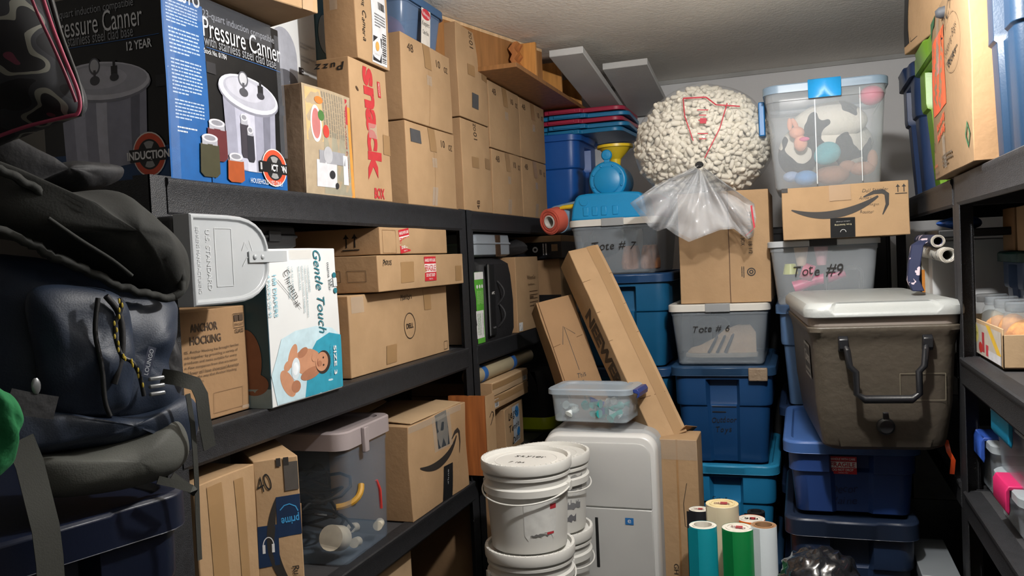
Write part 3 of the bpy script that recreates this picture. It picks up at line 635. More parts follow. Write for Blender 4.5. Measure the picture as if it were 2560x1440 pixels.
b = MB(); b.loft([ringz(.2+q, .25+q, .03, z) for q, z in ((-.02, 0), (0, .006), (0, .026), (.008, .028), (.008, .034), (0, .036), (-.004, .056), (-.02, .06))], BLK); b.build('shell', c_, bevel=.002)
b = MB(); b.box((.1, -.02, .018), (.108, .03, .045), BLK); b.build('latch', c_, bevel=.002)
B = carton('monitor_carton', -1.56, -1.24, 2.105, 2.81, Z2, 1.52, 'long brown monitor carton with round ring-shaped logo on the middle shelf', seed=24, tone='a', side='b', bulge=.004)
f = B.face('+x'); c = ink('33271d'); f.ring(.545, .5, .042, .003, c, rv=.042); f.txt('DELL', .545, .5, .052, .017, m=c, bold=.03); f.hand('Monitors', .53, .9, .085, .022); f.frame(.93, .04, .975, .16, .0015, c)
f.rect(.02, .78, .12, .98, CTAPE, 'packing_tape'); f.rect(.72, .68, .8, .98, TAPED, 'packing_tape'); f.rect(.3, .06, .4, .3, TAPED, 'packing_tape'); B.done()
B = carton('photo_carton', -1.58, -1.19, 2.2, 2.862, 1.525, 1.635, 'flat brown carton marked Photos, lying on the monitor carton with red sticker', seed=25, side='b', bulge=.004)
f = B.face('+x'); f.hand('Photos', .09, .8, .055, .022); f.fragile(.555, .56, .092, .082); f.rect(.22, .2, .36, .8, TAPED, 'packing_tape'); f.rect(.88, .1, .97, .6, TAPED, 'packing_tape')
f = B.face('-y'); f.frame(.5, .3, .68, .6, .0012, p_); f.frame(.74, .3, .9, .6, .0012, p_); B.done()
B = carton('fragile_carton', -1.6, -1.2, 2.245, 2.742, 1.638, 1.722, 'brown carton with tilted red sticker right under the top shelf beam', seed=26, side='b', bulge=.003)
f = B.face('+x'); f.fragile(.32, .52, .072, .075, rot=7); f.frame(.03, .06, .2, .9, .0012, ink('8a6848')); B.face('-y').arrows(.75, .5, .05); B.done()
B = carton('white_carton', -1.6, -1.3, 2.828, 2.885, Z2, 1.5, 'thin white carton standing beside the rack joint on the middle shelf', tone='w', seed=27); B.done()
# far rack, middle shelf
B = carton('desk_riser_carton', -1.5, -1.2, 2.99, 3.085, Z2, 1.563, 'bright green and white carton behind the rack joint', tone='g', seed=28, side='d', bulge=.002)
f = B.face('+x'); f.rect(0, .9, 1, 1, WHT); 
for i in range(3): f.ell(.25+.27*i, .8, .09, .027, WHT)
f.lines(.2, .55, .9, .74, 5, ink('9fd080'), rot=90, seed=3); f.rect(.06, .08, .85, .46, WHT); f.txt('ADJUSTABLE HEIGHT', .74, .27, .085, .011, rot=-90, m=DK); f.lines(.15, .12, .55, .42, 3, ink('3c7a34'), rot=90, fill=.3); B.done()
FB = mat('black_nylon', '17171a', .7, var=.2, bump=.4, bscale=60)
bg = empty('battery_backup_bag', (-1.32, 3.27, Z2), 0, 'black nylon bag with handle loops standing by the green carton', 'bag')
b = MB(); b.loft([ringz(.26*k, .33*k2, .04, z) for k, k2, z in ((.94, .94, 0), (1, 1, .03), (1.02, 1, .15), (.97, .98, .26), (.9, .97, .31), (.6, .9, .335))], FB); b.build('bag_body', bg, rot=(0, 0, 0))
b = MB(); b.box((.125, -.165, .02), (.14, -.1, .315), BLK); b.build('end_panel', bg, bevel=.012)
for z in (.19, .1): MB().tube([(.13+.03*sin(pi*i/10), -.06+.01*i/10, z+.07*(i/10-.5)*2*.7) for i in range(11)], .005, FB).build('handle_loop', bg)
F = Face(bg, (.1405, -.16, .02), (0, .055, 0), (0, 0, .29)); F.txt('APC', .5, .6, .032, .011, m=WHT, bold=.02); F.txt('Back-UPS', .5, .12, .03, .007, m=ink('8a8a8c')); F.done()
B = carton('cardboard_carton', -1.5, -1.19, 3.46, 3.79, Z2, 1.615, 'upright brown carton with fine print and barcode beside the black nylon bag', seed=29, side='b')
f = B.face('+x'); c = ink('5a432c'); f.txt('WisentGo', .62, .72, .13, .02, m=c); f.txt('Specification', .6, .62, .1, .012, m=c); f.lines(.5, .3, .9, .55, 5, c, fill=.25); f.rect(.5, .42, .68, .46, c); f.rect(.03, .02, .18, .13, WHT, 'label'); f.bars(.05, .03, .16, .1, DK); B.done()
gc = empty('grey_case', (-1.34, 3.28, 1.622), 0, 'pale grey hard case with brown tape across its front on the black nylon bag', 'case')
b = MB(); b.loft([ringz(.24+q, .46+q, .04, z) for q, z in ((-.03, 0), (0, .008), (.0, .05), (.01, .052), (.01, .058), (0, .06), (-.006, .092), (-.03, .098))], plastic('grey_blue_plastic', '8a929a')); b.build('shell', gc, bevel=.002)
b = MB(); b.box((.12, .02, -.001), (.1235, .075, .09), mat('brown_tape', '4a382a', .2, bump=.5)); b.build('tape_strip', gc)
b = MB(); b.ell((0, 0, .04), (.14, .15, .045), FB, dis=.9, seed=2); o = b.build('black_jacket', loc=(-1.4, 3.72, 1.625)); lab(o, 'crumpled black cloth heaped behind the grey hard case', 'cloth')
B = carton('cardboard_carton', -1.5, -1.12, 3.93, 4.42, Z2, 1.6, 'tall brown carton at the far end of the middle shelf with black tape', seed=30, side='b')
B.face('+x').rect(0, .2, .4, .42, ink('1c1c1e', .3), 'packing_tape'); B.face('-y').rect(0, .25, 1, .45, ink('1c1c1e', .3), 'packing_tape'); B.done()
B = carton('cardboard_carton', -1.45, -1.1, 3.9, 4.3, 1.605, 1.715, 'small carton with wide black band and printing just under the far top shelf', seed=31, side='a', bulge=.002)
for q in ('+x', '-y'): B.face(q).rect(0, .0, 1, .72, ink('15171c', .35), 'packing_tape')
f = B.face('-y'); f.ell(.62, .4, .04, .13, WHT); f.ell(.62, .4, .02, .06, DK); f.lines(.72, .15, .8, .65, 2, WHT, rot=90); f.rect(.86, .3, .95, .6, ink('9a8060')); B.done()
# ------------------------------------------------------------ LEFT RACK, lower shelves
Z1 = SH[2]
B = carton('cardboard_carton', -1.5, -1.2, 1.385, 1.585, Z1, 1.163, 'scuffed plain brown carton with two wide tape strips beside the near rack post', seed=39, tone='a', wob=.005)
f = B.face('+x'); f.rect(.18, 0, .42, .97, TAPED, 'packing_tape'); f.rect(.62, 0, .78, .95, TAPED, 'packing_tape'); B.done()
B = carton('parcel_carton', -.052, .052, -.15, .15, 0, .392, 'narrow parcel box with dark blue tape marked Window and Rubber Gloves', M=Matrix.Translation((-1.279, 1.7205, Z1)) @ Matrix.Rotation(R(48), 4, 'Z'), seed=40, tone='a', wob=.004, bulge=.003)
f = B.face('-y'); pbm = ink('1d2f4c', .35); f.smile(.42, .42, .27, rot=-84, m=DK); f.rect(.44, .53, .99, .77, pbm, 'blue_tape'); f.rect(.01, .37, .46, .61, pbm, 'blue_tape')
f.txt('prime', .74, .63, .043, .024, rot=182, m=ink('3a8fc4'), part='blue_tape', bold=.02); f.line([(.52, .69), (.62, .715), (.74, .72), (.88, .70), (.93, .67)], .0025, ink('3a8fc4'), 'blue_tape')
f.ring(.23, .49, .012, .002, WHT, 'blue_tape', 0, 180, rv=.02); f.rect(.1, .45, .16, .5, WHT, 'blue_tape'); f.rect(.3, .45, .36, .5, WHT, 'blue_tape')
f.hand('40', .2, .86, .035, .04, rot=20, bold=-.01); f.hand('Window', .3, .2, .085, .016, rot=-78); f.hand('Tinsel', .12, .16, .07, .016, rot=-78); f.hand('Rubber', .84, .26, .07, .016, rot=-82); f.hand('Gloves', .68, .2, .065, .014, rot=-82)
f.rect(.66, .8, .98, .97, ink('55504c', .3), 'packing_tape'); f.rect(.5, .95, .6, 1, DK); f.rect(.66, .95, .78, 1, DK); B.done()
B = carton('cardboard_carton', -1.5, -1.33, 1.915, 1.945, Z1, .96, 'torn brown carton edge behind the dark blue taped parcel', seed=41, tone='b', wob=.01); B.done()
Mt = Matrix.Translation((-1.4, 2.115, Z1)) @ Matrix.Rotation(R(92), 4, 'Z')
MAU = plastic('mauve_grey_plastic', '9a8f8f')
rt, F = cleartote('storage_tub', -.155, .155, -.2, .4, 0, .375, 'clear tub with mauve-grey lid holding cables and white tape rolls', MAU, CLEAR2, None, M=Mt, taper=.93, lidh=.05)
b = MB(); b.box((-.055, -.213, .3), (-.03, -.2, .372), MAU); b.build('lid_catch', rt, bevel=.003)
for t in ((-1.27, 2.02, .05, 14), (-1.3, 2.17, .03, 40), (-1.23, 2.2, .035, 75), (-1.24, 2.08, .02, 50)):
    q = MB(); q.lathe([(.018, -.03), (.036, -.03), (.036, .03), (.018, .03)] if t[2] > .04 else [(0, -.02), (.014, -.02), (.014, .025), (0, .025)], ink('c9c2b0'), 20)
    o = q.build('tape_roll' if t[2] > .04 else 'plastic_fitting', loc=(t[0], t[1], Z1+t[2]+.015), rot=(R(70), R(t[3]), 0)); lab(o, {14: 'cream tape roll at the bottom of the mauve-lid tub', 40: 'white plastic fitting low in the mauve-lid tub, by its far wall', 75: 'white plastic fitting leaning at the front of the mauve-lid tub', 50: 'smallest white fitting lying flat in the mauve-lid tub'}[t[3]], 'roll' if t[2] > .04 else 'fitting')
q = MB(); rr_ = random.Random(4); pt = []
for i in range(90):
    a = i*.5; pt.append((-1.4+.13*cos(a)*(.6+.4*sin(i*.13)), 2.115+.09*sin(a)*(.7+.3*cos(i*.21)), Z1+.05+.0021*i+.02*sin(i*.9)))
q.tube(pt, .005, BLK, 6); o = q.build('black_cable'); lab(o, 'tangled black cable coiled inside the mauve-lid tub', 'cable')
q = MB(); q.tube([(-1.22, 2.2, Z1+.1), (-1.215, 2.19, Z1+.16), (-1.22, 2.18, Z1+.19)], .005, ink('c0342c'), 6); o = q.build('red_cable'); lab(o, 'short red cable against the wall of the mauve-lid tub', 'cable')
q = MB(); q.tube([(-1.25+.05*sin(i*.25), 2.0+.02*i*.4, Z1+.16+.05*(i/8)**2) for i in range(9)], .009, ink('b88a2c'), 8); o = q.build('yellow_plug_lead'); lab(o, 'ochre yellow plug lead curled in the mauve-lid tub', 'cable')
B = carton('parcel_carton', -1.5, -1.2, 2.375, 2.835, Z1, 1.085, 'open-topped parcel box with black arrow smile and shiny tape', seed=42, tone='a', side='b', wob=.006, bulge=.008, rz=R(-1))
f = B.face('+x'); f.smile(.5, .5, .33, rot=6, m=DK); f.rect(.42, .62, .62, 1, ink('3a3f44', .2), 'packing_tape'); f.rect(.36, .6, .68, .97, CTAPE, 'packing_tape'); f.rect(.5, .0, .66, .4, ink('1e2022', .3), 'packing_tape'); f.rect(.0, .93, .9, 1, CTAPE, 'packing_tape')
f.txt('prime', .58, .25, .06, .015, rot=90, m=ink('b0b4b8'), part='tape_print'); B.done()
q = MB(); q.box((0, -.0, 0), (.004, .3, .16), CARD['a']); q.build('flap', B.o, loc=(-.08, -.21, .31), rot=(R(8), R(-62), R(-3)), bevel=.001)
q = MB(); q.box((0, -.2, 0), (.004, .2, .1), CARD['c']); q.build('flap', B.o, loc=(.145, 0, .312), rot=(0, R(-86), 0), bevel=.001)
wb = MB(); wb.box((-.15, 0, 0), (0, .016, .3), wood_mat('red_pine', '8a4f28', 'a05e30'))
o = wb.build('wooden_board', loc=(-1.13, 2.868, .8)); lab(o, 'reddish wooden board standing at the rack joint beside the smile box', 'board')
q = MB(); q.box((0, -.002, -.005), (.004, .088, .3), CARD['a']); e_ = q.build('cardboard_edge', o, loc=(0, 0, 0))
F = Face(e_, (.004, -.002, 0), (0, .09, 0), (0, 0, .3)); F.line([(.3, .72), (.6, .78), (.75, .76), (.7, .7), (.4, .62)], .004, DK); F.line([(.75, .77), (.8, .7)], .004, DK); F.done()
# far rack, lower shelf
for k, (z0, z1, lb) in enumerate(((1.0, 1.055, 'lower of two flat taped cartons with white barcode'), (1.057, 1.112, 'upper of two flat taped cartons with white barcode'))):
    B = carton('flat_carton', -1.55, -1.19, 3.1, 3.56, z0, z1, lb+' on the far left rack', seed=43+k, tone='c' if k else 'a', side='b', bulge=.003, group='flat taped cartons')
    f = B.face('+x'); u = .1 if not k else .9; f.rect(u-.05, .15, u+.05, .75, WHT, 'label'); f.bars(u-.04, .2, u+.04, .6, DK); f.rect(0, .5, 1, .9, TAPED, 'packing_tape'); B.done()
B = carton('cardboard_carton', -.16, .16, -.15, .15, 0, .2, 'small handwritten carton with blue paint marks under the flat cartons', M=Matrix.Translation((-1.37, 3.4, Z1+.0)) @ Matrix.Rotation(R(4), 4, 'Z'), seed=46, tone='a', side='b')
f = B.face('+x'); f.rect(.35, .15, .75, .95, ink('b9bfc6', .3), 'paper_label'); f.ell(.6, .8, .12, .12, ink('2a78b8'), 'paper_label'); f.ell(.65, .35, .1, .1, ink('2a78b8'), 'paper_label'); f.hand('Legos', .4, .78, .15, .035, bold=.01); f.hand('Temple', .42, .52, .16, .035, bold=.01); f.hand('Duals', .5, .25, .13, .035, bold=.01); B.done()
q = MB(); q.box((0, 0, 0), (.3, .3, .018), CARD['b']); o = q.build('cardboard_sheet', loc=(-1.52, 3.2, .978)); lab(o, 'brown cardboard sheet directly beneath the two flat taped cartons', 'cardboard')
q = MB(); Mr = Matrix.Rotation(R(90), 4, 'X'); q.lathe([(.03, -.72), (.034, -.72), (.034, 0), (.03, 0)], plastic('kraft_tube', 'a89c80', rough=.6), 28, M=Mr)
o = q.build('paper_roll', loc=(-1.25, 3.02, 1.1475)); lab(o, 'long rolled paper with blue tape bands on the flat cartons', 'paper roll')
for y in (.1, .46): MB().lathe([(.0345, -.02), (.0352, -.02), (.0352, .02), (.0345, .02)], ink('2c62a8'), 28, M=Matrix.Translation((0, y, 0)) @ Mr).build('blue_tape_band', o)
tb = empty('tool_bag', (-1.25, 3.86, Z1), 0, 'black tool bag with lime yellow base behind the small dotted tub', 'bag')
q = MB(); q.loft([ringz(.2*k, .2, .05, z) for k, z in ((1, .03), (1.05, .12), (.9, .24), (.6, .29))], FB); q.build('bag_body', tb)
q = MB(); q.loft([ringz(.2*k, .2*k, .05, z) for k, z in ((.9, 0), (1.08, .015), (1.1, .05), (1.02, .07))], plastic('lime_rubber', 'b0c020')); q.build('bag_base', tb)
B = carton('cardboard_carton', -1.55, -1.25, 2.14, 2.44, SH[3], .66, 'brown carton on the lowest shelf under the mauve-lid tub', seed=50, tone='c'); B.done()
B = carton('cardboard_carton', -1.55, -1.22, 3.0, 3.3, SH[3], .73, 'brown carton low behind the white pails on the far rack', seed=51, tone='b'); B.face('+x').ring(.5, .7, .05, .004, ink('8a3a30')); B.done()
# ------------------------------------------------------------ BACK, totes in columns
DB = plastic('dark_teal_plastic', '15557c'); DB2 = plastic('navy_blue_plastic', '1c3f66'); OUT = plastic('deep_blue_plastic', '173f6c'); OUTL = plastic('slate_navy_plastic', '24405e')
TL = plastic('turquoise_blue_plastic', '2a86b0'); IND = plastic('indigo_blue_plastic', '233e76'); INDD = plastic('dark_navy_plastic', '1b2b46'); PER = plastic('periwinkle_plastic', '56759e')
WL = plastic('off_white_plastic', 'c9c7c0'); GLID = plastic('mid_grey_plastic', '8d9092')
G = 'totes stacked along the back'
# first column
C1 = -.735
T7, F7 = cleartote('storage_tote', C1-.195, C1+.195, 3.4, .6, 1.525, 1.757, 'clear tote marked Tote # 7 under the train toy', WL, CLEARG, lidstrip=GLID, group=None)
F7.hand('Tote # 7', .5, .62, .19, .036)
F7.done()
tote('storage_tote', C1-.2, C1+.23, 3.4, .62, 1.135, 1.523, 'teal blue tote directly under Tote # 7', DB, DB2)
tote('storage_tote', C1-.2, C1+.23, 3.4, .62, .75, 1.133, 'teal blue tote, third from the top behind the leaning cartons', DB, DB2)
tote('storage_tote', C1-.2, C1+.23, 3.4, .62, .42, .748, 'teal blue tote low behind the dehumidifier', DB, DB2)
tote('storage_tote', C1-.2, C1+.23, 3.4, .62, FL, .418, 'teal blue tote on the floor behind the dehumidifier', DB, DB2)
# second column
GB = carton('glass_carton', -.455, -.112, 3.32, 3.8, 1.397, 1.83, 'tall brown glass carton below the bag of packing peanuts', seed=60, tone='a', bulge=.004)
f = GB.face('-y'); f.rect(.555, 0, .565, 1, ink('5a3f28')); f.txt('12 x 13 1/2 x 18 1/2', .79, .62, .16, .014, rot=-90, m=DK); f.txt('GLASS BOX', .71, .6, .075, .014, rot=-90, m=DK); f.ring(.79, .27, .014, .004, DK); f.ring(.79, .27, .006, .004, DK); f.lines(.68, .22, .72, .32, 2, DK, rot=90); GB.done()
T6, F6 = cleartote('storage_tote', -.51, -.118, 3.3, .6, 1.157, 1.395, 'clear tote marked Tote # 6 with a shoe inside', WL, CLEARG, lidstrip=GLID)
F6.hand('Tote # 6', .43, .72, .14, .028); F6.done()
to, Fo = tote('storage_tote', -.505, -.105, 3.27, .62, .775, 1.155, 'deep blue tote handwritten Outdoor Toys', OUT, OUTL)
Fo.hand('Outdoor', .5, .75, .095, .026); Fo.hand('Toys', .49, .54, .06, .032); Fo.line([(.39, 1.0), (.62, 1.0)], .003, ink(K)); Fo.line([(.39, .9), (.52, .9)], .004, ink(K)); Fo.done()
MB().box((.1, -.322, .325), (.17, -.3, .375), mat('peeled_tape', '8a7864', .4, bump=1, bscale=60)).build('tape_scrap', to, bevel=.004)
tt, Ft = tote('storage_tote', -.505, -.105, 3.27, .62, .4, .773, 'bright teal tote behind the standing vinyl rolls', TB, TL)
Ft.hand('Empty', .45, 1.05, .08, .03, m=ink('103040')); Ft.hand('Boot', .45, .85, .08, .03, m=ink('103040')); Ft.done()
tote('storage_tote', -.505, -.105, 3.27, .62, FL, .398, 'deep blue tote on the floor below the bright teal tote', OUT, OUTL)
# third column
PT, Fp = cleartote('storage_tote', -.115, .31, 3.18, .6, 1.815, 2.19, 'large clear tote of plush toys with bright blue latch', mat('milky_blue_lid', '8fa9c0', .3, alpha=.6, var=.04), None, plastic('sky_blue_plastic', '2090d0'), latchw=.26, lidh=.03)
b = MB()
for x in (-.035, .115): b.box((x, -.287, .01), (x+.003, -.284, .34), MILKY)
b.build('wall_rib', PT)
MB().box((-.235, -.12, .22), (-.212, .1, .35), plastic('deep_sky_blue', '2070b0')).build('side_latch', PT, bevel=.004)
B = carton('parcel_carton', -.062, .35, 3.12, 3.6, 1.627, 1.812, 'long parcel box with black arrow smile and Doll Stroller writing', seed=61, tone='a', rz=R(1), bulge=.003)
f = B.face('-y'); f.smile(.46, .5, .315, rot=3, m=DK); f.hand('Doll Stroller', .74, .86, .085, .013, rot=2, bold=-.012); f.hand('Arrows', .66, .72, .04, .012, bold=-.012); f.hand('Toy Shotgun', .69, .59, .06, .014, bold=-.012); f.hand('Rooster', .67, .46, .045, .012, bold=-.012)
f.arrows(.94, .85, .032); f.rect(.38, .0, .575, .37, ink('161718', .3), 'black_tape'); f.txt('free listening', .48, .24, .055, .008, rot=182, m=ink('b8b090'), part='black_tape'); f.txt('millions of songs', .48, .3, .045, .005, rot=182, m=ink('a0a0a0'), part='black_tape'); f.ring(.48, .1, .009, .0018, ink('b8b8b8'), 'black_tape', 0, 180)
f.rect(.0, .92, .05, 1, DK); f.rect(.38, .7, .55, 1, TAPED, 'packing_tape'); B.done()
T9, F9 = cleartote('storage_tote', -.118, .27, 3.2, .6, 1.39, 1.625, 'clear tote marked Tote # 9 with pink toys inside', plastic('grey_lid', 'a9adb0'), CLEAR, None, lidh=.022, lidstrip=plastic('black_latch', '1c1d20'))
F9.hand('Tote #9', .45, .62, .17, .045); F9.done()
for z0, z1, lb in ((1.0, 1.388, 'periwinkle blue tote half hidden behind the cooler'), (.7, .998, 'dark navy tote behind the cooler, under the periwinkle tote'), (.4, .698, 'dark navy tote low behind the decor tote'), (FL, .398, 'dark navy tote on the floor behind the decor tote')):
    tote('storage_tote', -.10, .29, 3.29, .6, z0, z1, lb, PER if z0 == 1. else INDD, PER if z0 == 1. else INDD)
# cooler and the totes under it
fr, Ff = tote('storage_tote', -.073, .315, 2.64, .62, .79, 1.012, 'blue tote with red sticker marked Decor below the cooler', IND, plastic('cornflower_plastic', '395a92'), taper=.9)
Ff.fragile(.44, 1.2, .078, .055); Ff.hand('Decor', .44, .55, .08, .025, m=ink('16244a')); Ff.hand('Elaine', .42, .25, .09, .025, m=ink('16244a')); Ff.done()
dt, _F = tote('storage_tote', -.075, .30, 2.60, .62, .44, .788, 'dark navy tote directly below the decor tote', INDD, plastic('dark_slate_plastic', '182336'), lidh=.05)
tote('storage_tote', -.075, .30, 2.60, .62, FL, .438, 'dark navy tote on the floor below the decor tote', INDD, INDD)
OLV = mat('olive_taupe_plastic', '4e473d', .5, var=.04, bump=.5, bscale=45); LIDG = mat('pale_grey_plastic', '9a9d9b', .42, var=.03, bump=.2, bscale=120); TAU = plastic('taupe_band_plastic', '998f86')
ck = empty('cooler', (.178, 2.86, 1.013), R(5), 'large olive cooler with grey lid and black bail handle', 'cooler')
def cr(w, d, z, r=.04): return ringz(w, d, r, z)
b = MB(); b.loft([cr(.29, .60, 0), cr(.325, .64, .012), cr(.335, .66, .04), cr(.36, .69, .14), cr(.375, .715, .3), cr(.385, .73, .33), cr(.40, .75, .345), cr(.40, .75, .36)], OLV); b.build('body', ck, bevel=.004)
b = MB(); b.loft([cr(.385, .73, .358), cr(.39, .735, .36), cr(.395, .74, .375), cr(.395, .74, .385)], TAU); b.build('rim_band', ck, bevel=.002)
b = MB()
def lidr(q, z, nt):     # lid outline with finger notches at both ends
    o = []
    for x, y, zz in ringz(.415+q, .765+q, .05, z, nt, .62): o.append((x, y, zz))
    return o
b.loft([lidr(-.01, .384, 0), lidr(.002, .388, 0), lidr(.004, .40, 0), lidr(0, .412, .01), lidr(-.02, .424, .016), lidr(-.05, .428, .0), lidr(-.09, .424, 0)], LIDG); ld = b.build('lid', ck, bevel=.004)
b = MB(); hp = [(.105, -.352, .315), (.105, -.368, .31), (.1, -.382, .295), (.095, -.385, .25), (.08, -.388, .235), (.08, -.39, .175), (.06, -.392, .16), (-.06, -.392, .16), (-.08, -.39, .175), (-.08, -.388, .235), (-.095, -.385, .25), (-.1, -.382, .295), (-.105, -.368, .31), (-.105, -.352, .315)]
b.tube(hp, [.007]*2+[.009]*4+[.0115]*2+[.009]*4+[.007]*2, plastic('handle_black', '1a1b1e', rough=.35), 12); b.build('bail_handle', ck)
for x in (-.108, .108):
    q = MB(); q.loft([[(x+dx, y, z) for y, z in ((-.35, .29), (-.372, .29), (-.38, .3), (-.38, .325), (-.365, .335), (-.35, .335))] for dx in (-.013, .013)], plastic('handle_black', '1a1b1e')); q.build('handle_mount', ck, bevel=.003)
q = MB(); q.tube([(.06, .36, .35), (.06, .4, .40), (.06, .405, .49), (.045, .405, .505), (-.045, .405, .505), (-.06, .405, .49), (-.06, .4, .40), (-.06, .36, .35)], .008, plastic('handle_black', '1a1b1e'), 10); q.build('bail_handle', ck)
q = MB(); Mx = Matrix.Rotation(R(90), 4, 'X'); q.lathe([(0, .0), (.022, .0), (.024, .006), (.024, .022), (.018, .028), (0, .028)], BLK, 20, M=Matrix.Translation((.0, -.325, .075)) @ Mx); q.box((-.007, -.35, .095), (.007, -.34, .115), BLK); q.build('drain_plug', ck, bevel=.001)
F = Face(ck, (-.16, -.3415, .06), (.32, 0, 0), (0, -.018, .25)); e = ink('77705f'); F.frame(.62, .36, .98, .66, .0018, e, 'moulded_panel'); F.done()
F = Face(ck, (-.1835, -.12, .2), (0, -.16, 0), (-.004, 0, .1), eps=.003); F.rect(0, 0, 1, 1, ink('8d8d88'), 'brand_badge'); F.rect(.05, .08, .95, .92, ink('3a3a38'), 'brand_badge'); F.txt('Coleman', .5, .6, .13, .035, m=ink('b8b8b4'), part='brand_badge', bold=.02); F.rect(.1, .15, .9, .25, ink('8d8d88'), 'brand_badge'); F.done()
# packing peanuts bag
bc = at(1757, 362, 3.5); RX, RY, RZ = .278, .22, .24
FOAM = mat('foam_peanut', 'ded8c8', .9, var=.04)
mb = MB(); rr = random.Random(11); cap = MB(); cap.lathe([(0, -.022), (.007, -.020), (.0105, -.013), (.0108, 0), (.0105, .013), (.007, .020), (0, .022)], FOAM, 8, cap0=False, cap1=False)
N_ = 1900
for i in range(N_):
    z = 1-2*(i+.5)/N_; a = i*2.39996; s = sqrt(1-z*z); d = V((s*cos(a), s*sin(a), z)); k = .95-.14*rr.random()
    if d.y > .55: continue
    p = V((d.x*RX*k, d.y*RY*k, d.z*RZ*k)); M = Matrix.Translation(p) @ Euler((rr.uniform(0, 6), rr.uniform(0, 6), rr.uniform(0, 6))).to_matrix().to_4x4() @ Matrix.Scale(rr.uniform(.8, 1.05), 4)
    mb.add(cap.v, cap.f, FOAM, M)
mb.ell((0, 0, 0), (RX*.84, RY*.84, RZ*.84), mat('foam_peanut_deep', 'b8af98', .9), 24, 16)
o = mb.build('packing_peanuts', loc=bc, smooth=60); lab(o, 'cream foam packing peanuts filling the clear bag', 'packing peanuts', kind='stuff')
FILM = mat('bag_film', 'e4e8ec', .07, var=.05, alpha=.12, bump=1.0, bscale=9, coat=.8); FILM2 = mat('bag_film_crumpled', 'd4d8dc', .2, var=.1, alpha=.2, bump=1.0, bscale=14, coat=.5)
bag = empty('plastic_bag', bc, 0, 'tied clear plastic bag with red printed lines above the glass carton', 'bag')
def bagr(d):
    n = noise.noise(d*2.2)*.035+noise.noise(d*6)*.012; return V((d.x*RX, d.y*RY, d.z*RZ))*(1+n+.012)
b = MB(); n, k = 60, 36; rg = []
for i in range(1, k):
    t = pi*i/k; rg.append([tuple(bagr(V((sin(t)*cos(2*pi*j/n), sin(t)*sin(2*pi*j/n), -cos(t))))) for j in range(n)])
b.loft(rg, FILM); b.build('film', bag, smooth=180)
def onbag(px, py):
    d = (_r*((px-1280)/FPX)-_u*((py-720)/FPX)+_f).normalized(); o_ = V((0, 0, CAMZ))-bc; S = V((1/RX, 1/RY, 1/RZ))/1.045
    A = V([d[i]*S[i] for i in range(3)]); Bv = V([o_[i]*S[i] for i in range(3)]); a = A.dot(A); h = A.dot(Bv); c = Bv.dot(Bv)-1; q = h*h-a*c
    return o_+d*((-h-sqrt(max(0, q)))/a)
b = MB()
def band(pts, w):
    P_ = [onbag(*p) for p in pts]; vs = []
    for i, p in enumerate(P_):
        t = (P_[min(i+1, len(P_)-1)]-P_[max(i-1, 0)]).normalized(); s = t.cross(V((0, -1, 0))).normalized()*w/2; vs += [tuple(p+s+V((0, -.002, 0))), tuple(p-s+V((0, -.002, 0)))]
    b.add(vs, [(2*i, 2*i+1, 2*i+3, 2*i+2) for i in range(len(P_)-1)], ink('b83040'))
def seg(a, c, n=8): return [(a[0]+(c[0]-a[0])*i/n, a[1]+(c[1]-a[1])*i/n) for i in range(n+1)]
band(seg((1708, 246), (1765, 243)), .006); band(seg((1708, 246), (1712, 290))+seg((1712, 290), (1733, 352)), .004); band(seg((1765, 243), (1790, 262))+seg((1790, 262), (1850, 266)), .005); band(seg((1818, 258), (1800, 320))+seg((1800, 320), (1762, 395)), .004)
band(seg((1750, 302), (1766, 302), 2), .02)
for i, w in enumerate((28, 18, 22, 26, 18)): band(seg((1757-w/2, 275+i*13+(20 if i > 2 else 0)), (1757+w/2, 275+i*13+(20 if i > 2 else 0)), 3), .004)
b.build('red_printing', bag)
tie = at(1748, 412, 3.225)-bc
q = MB(); q.lathe([(.013, -.004), (.016, 0), (.013, .004)], BLK, 12, M=Matrix.Translation(tie) @ Matrix.Rotation(R(60), 4, 'X')); q.build('tie', bag)
ol = [(1735, 425), (1690, 445), (1640, 462), (1575, 508), (1600, 540), (1625, 568), (1645, 578), (1665, 570), (1690, 588), (1722, 605), (1760, 590), (1800, 575), (1835, 572), (1868, 598), (1884, 590), (1890, 545), (1886, 510), (1852, 488), (1815, 462), (1775, 430)]
sk_ = MB(); rows = 9; rg = []; m_ = len(ol); cen = (1748, 412)
fine = []
for i in range(m_-1):
    for t in range(4): fine.append((ol[i][0]+(ol[i+1][0]-ol[i][0])*t/4, ol[i][1]+(ol[i+1][1]-ol[i][1])*t/4, i+t/4))
fine.append((*ol[-1], m_-1))
for r_ in range(rows+1):
    t = .06+.94*r_/rows; row = []
    for px, py, q in fine:
        yy = 3.215-.10*t**.7+.022*t*sin(q*2.9+3*t)+.09*t*noise.noise(V((q*.8, t*2.5, 0)))+.05*t*abs(noise.noise(V((q*1.7+4*t, t*6, 3))))
        row.append(tuple(at(cen[0]+(px-cen[0])*t, cen[1]+(py-cen[1])*t, yy)-bc))
    rg.append(row)
sk_.loft(rg, FILM2, closed=False, cap0=False, cap1=False)
rg2 = [[(p[0]*.96+.004, p[1]+.045+.02*sin(i*1.3), p[2]*.96-.006) for i, p in enumerate(r__)] for r__ in rg]; sk_.loft(rg2, FILM2, closed=False, cap0=False, cap1=False)
sk_.build('gathered_neck', bag, smooth=180, solid=.0008)
q = MB(); P_ = [at(*p, 3.11)-bc for p in ((1876, 515), (1880, 545), (1884, 570), (1872, 582), (1862, 590))]
vs = []
for i, p in enumerate(P_): vs += [tuple(p), tuple(p+V((.006, -.001, .003)))]
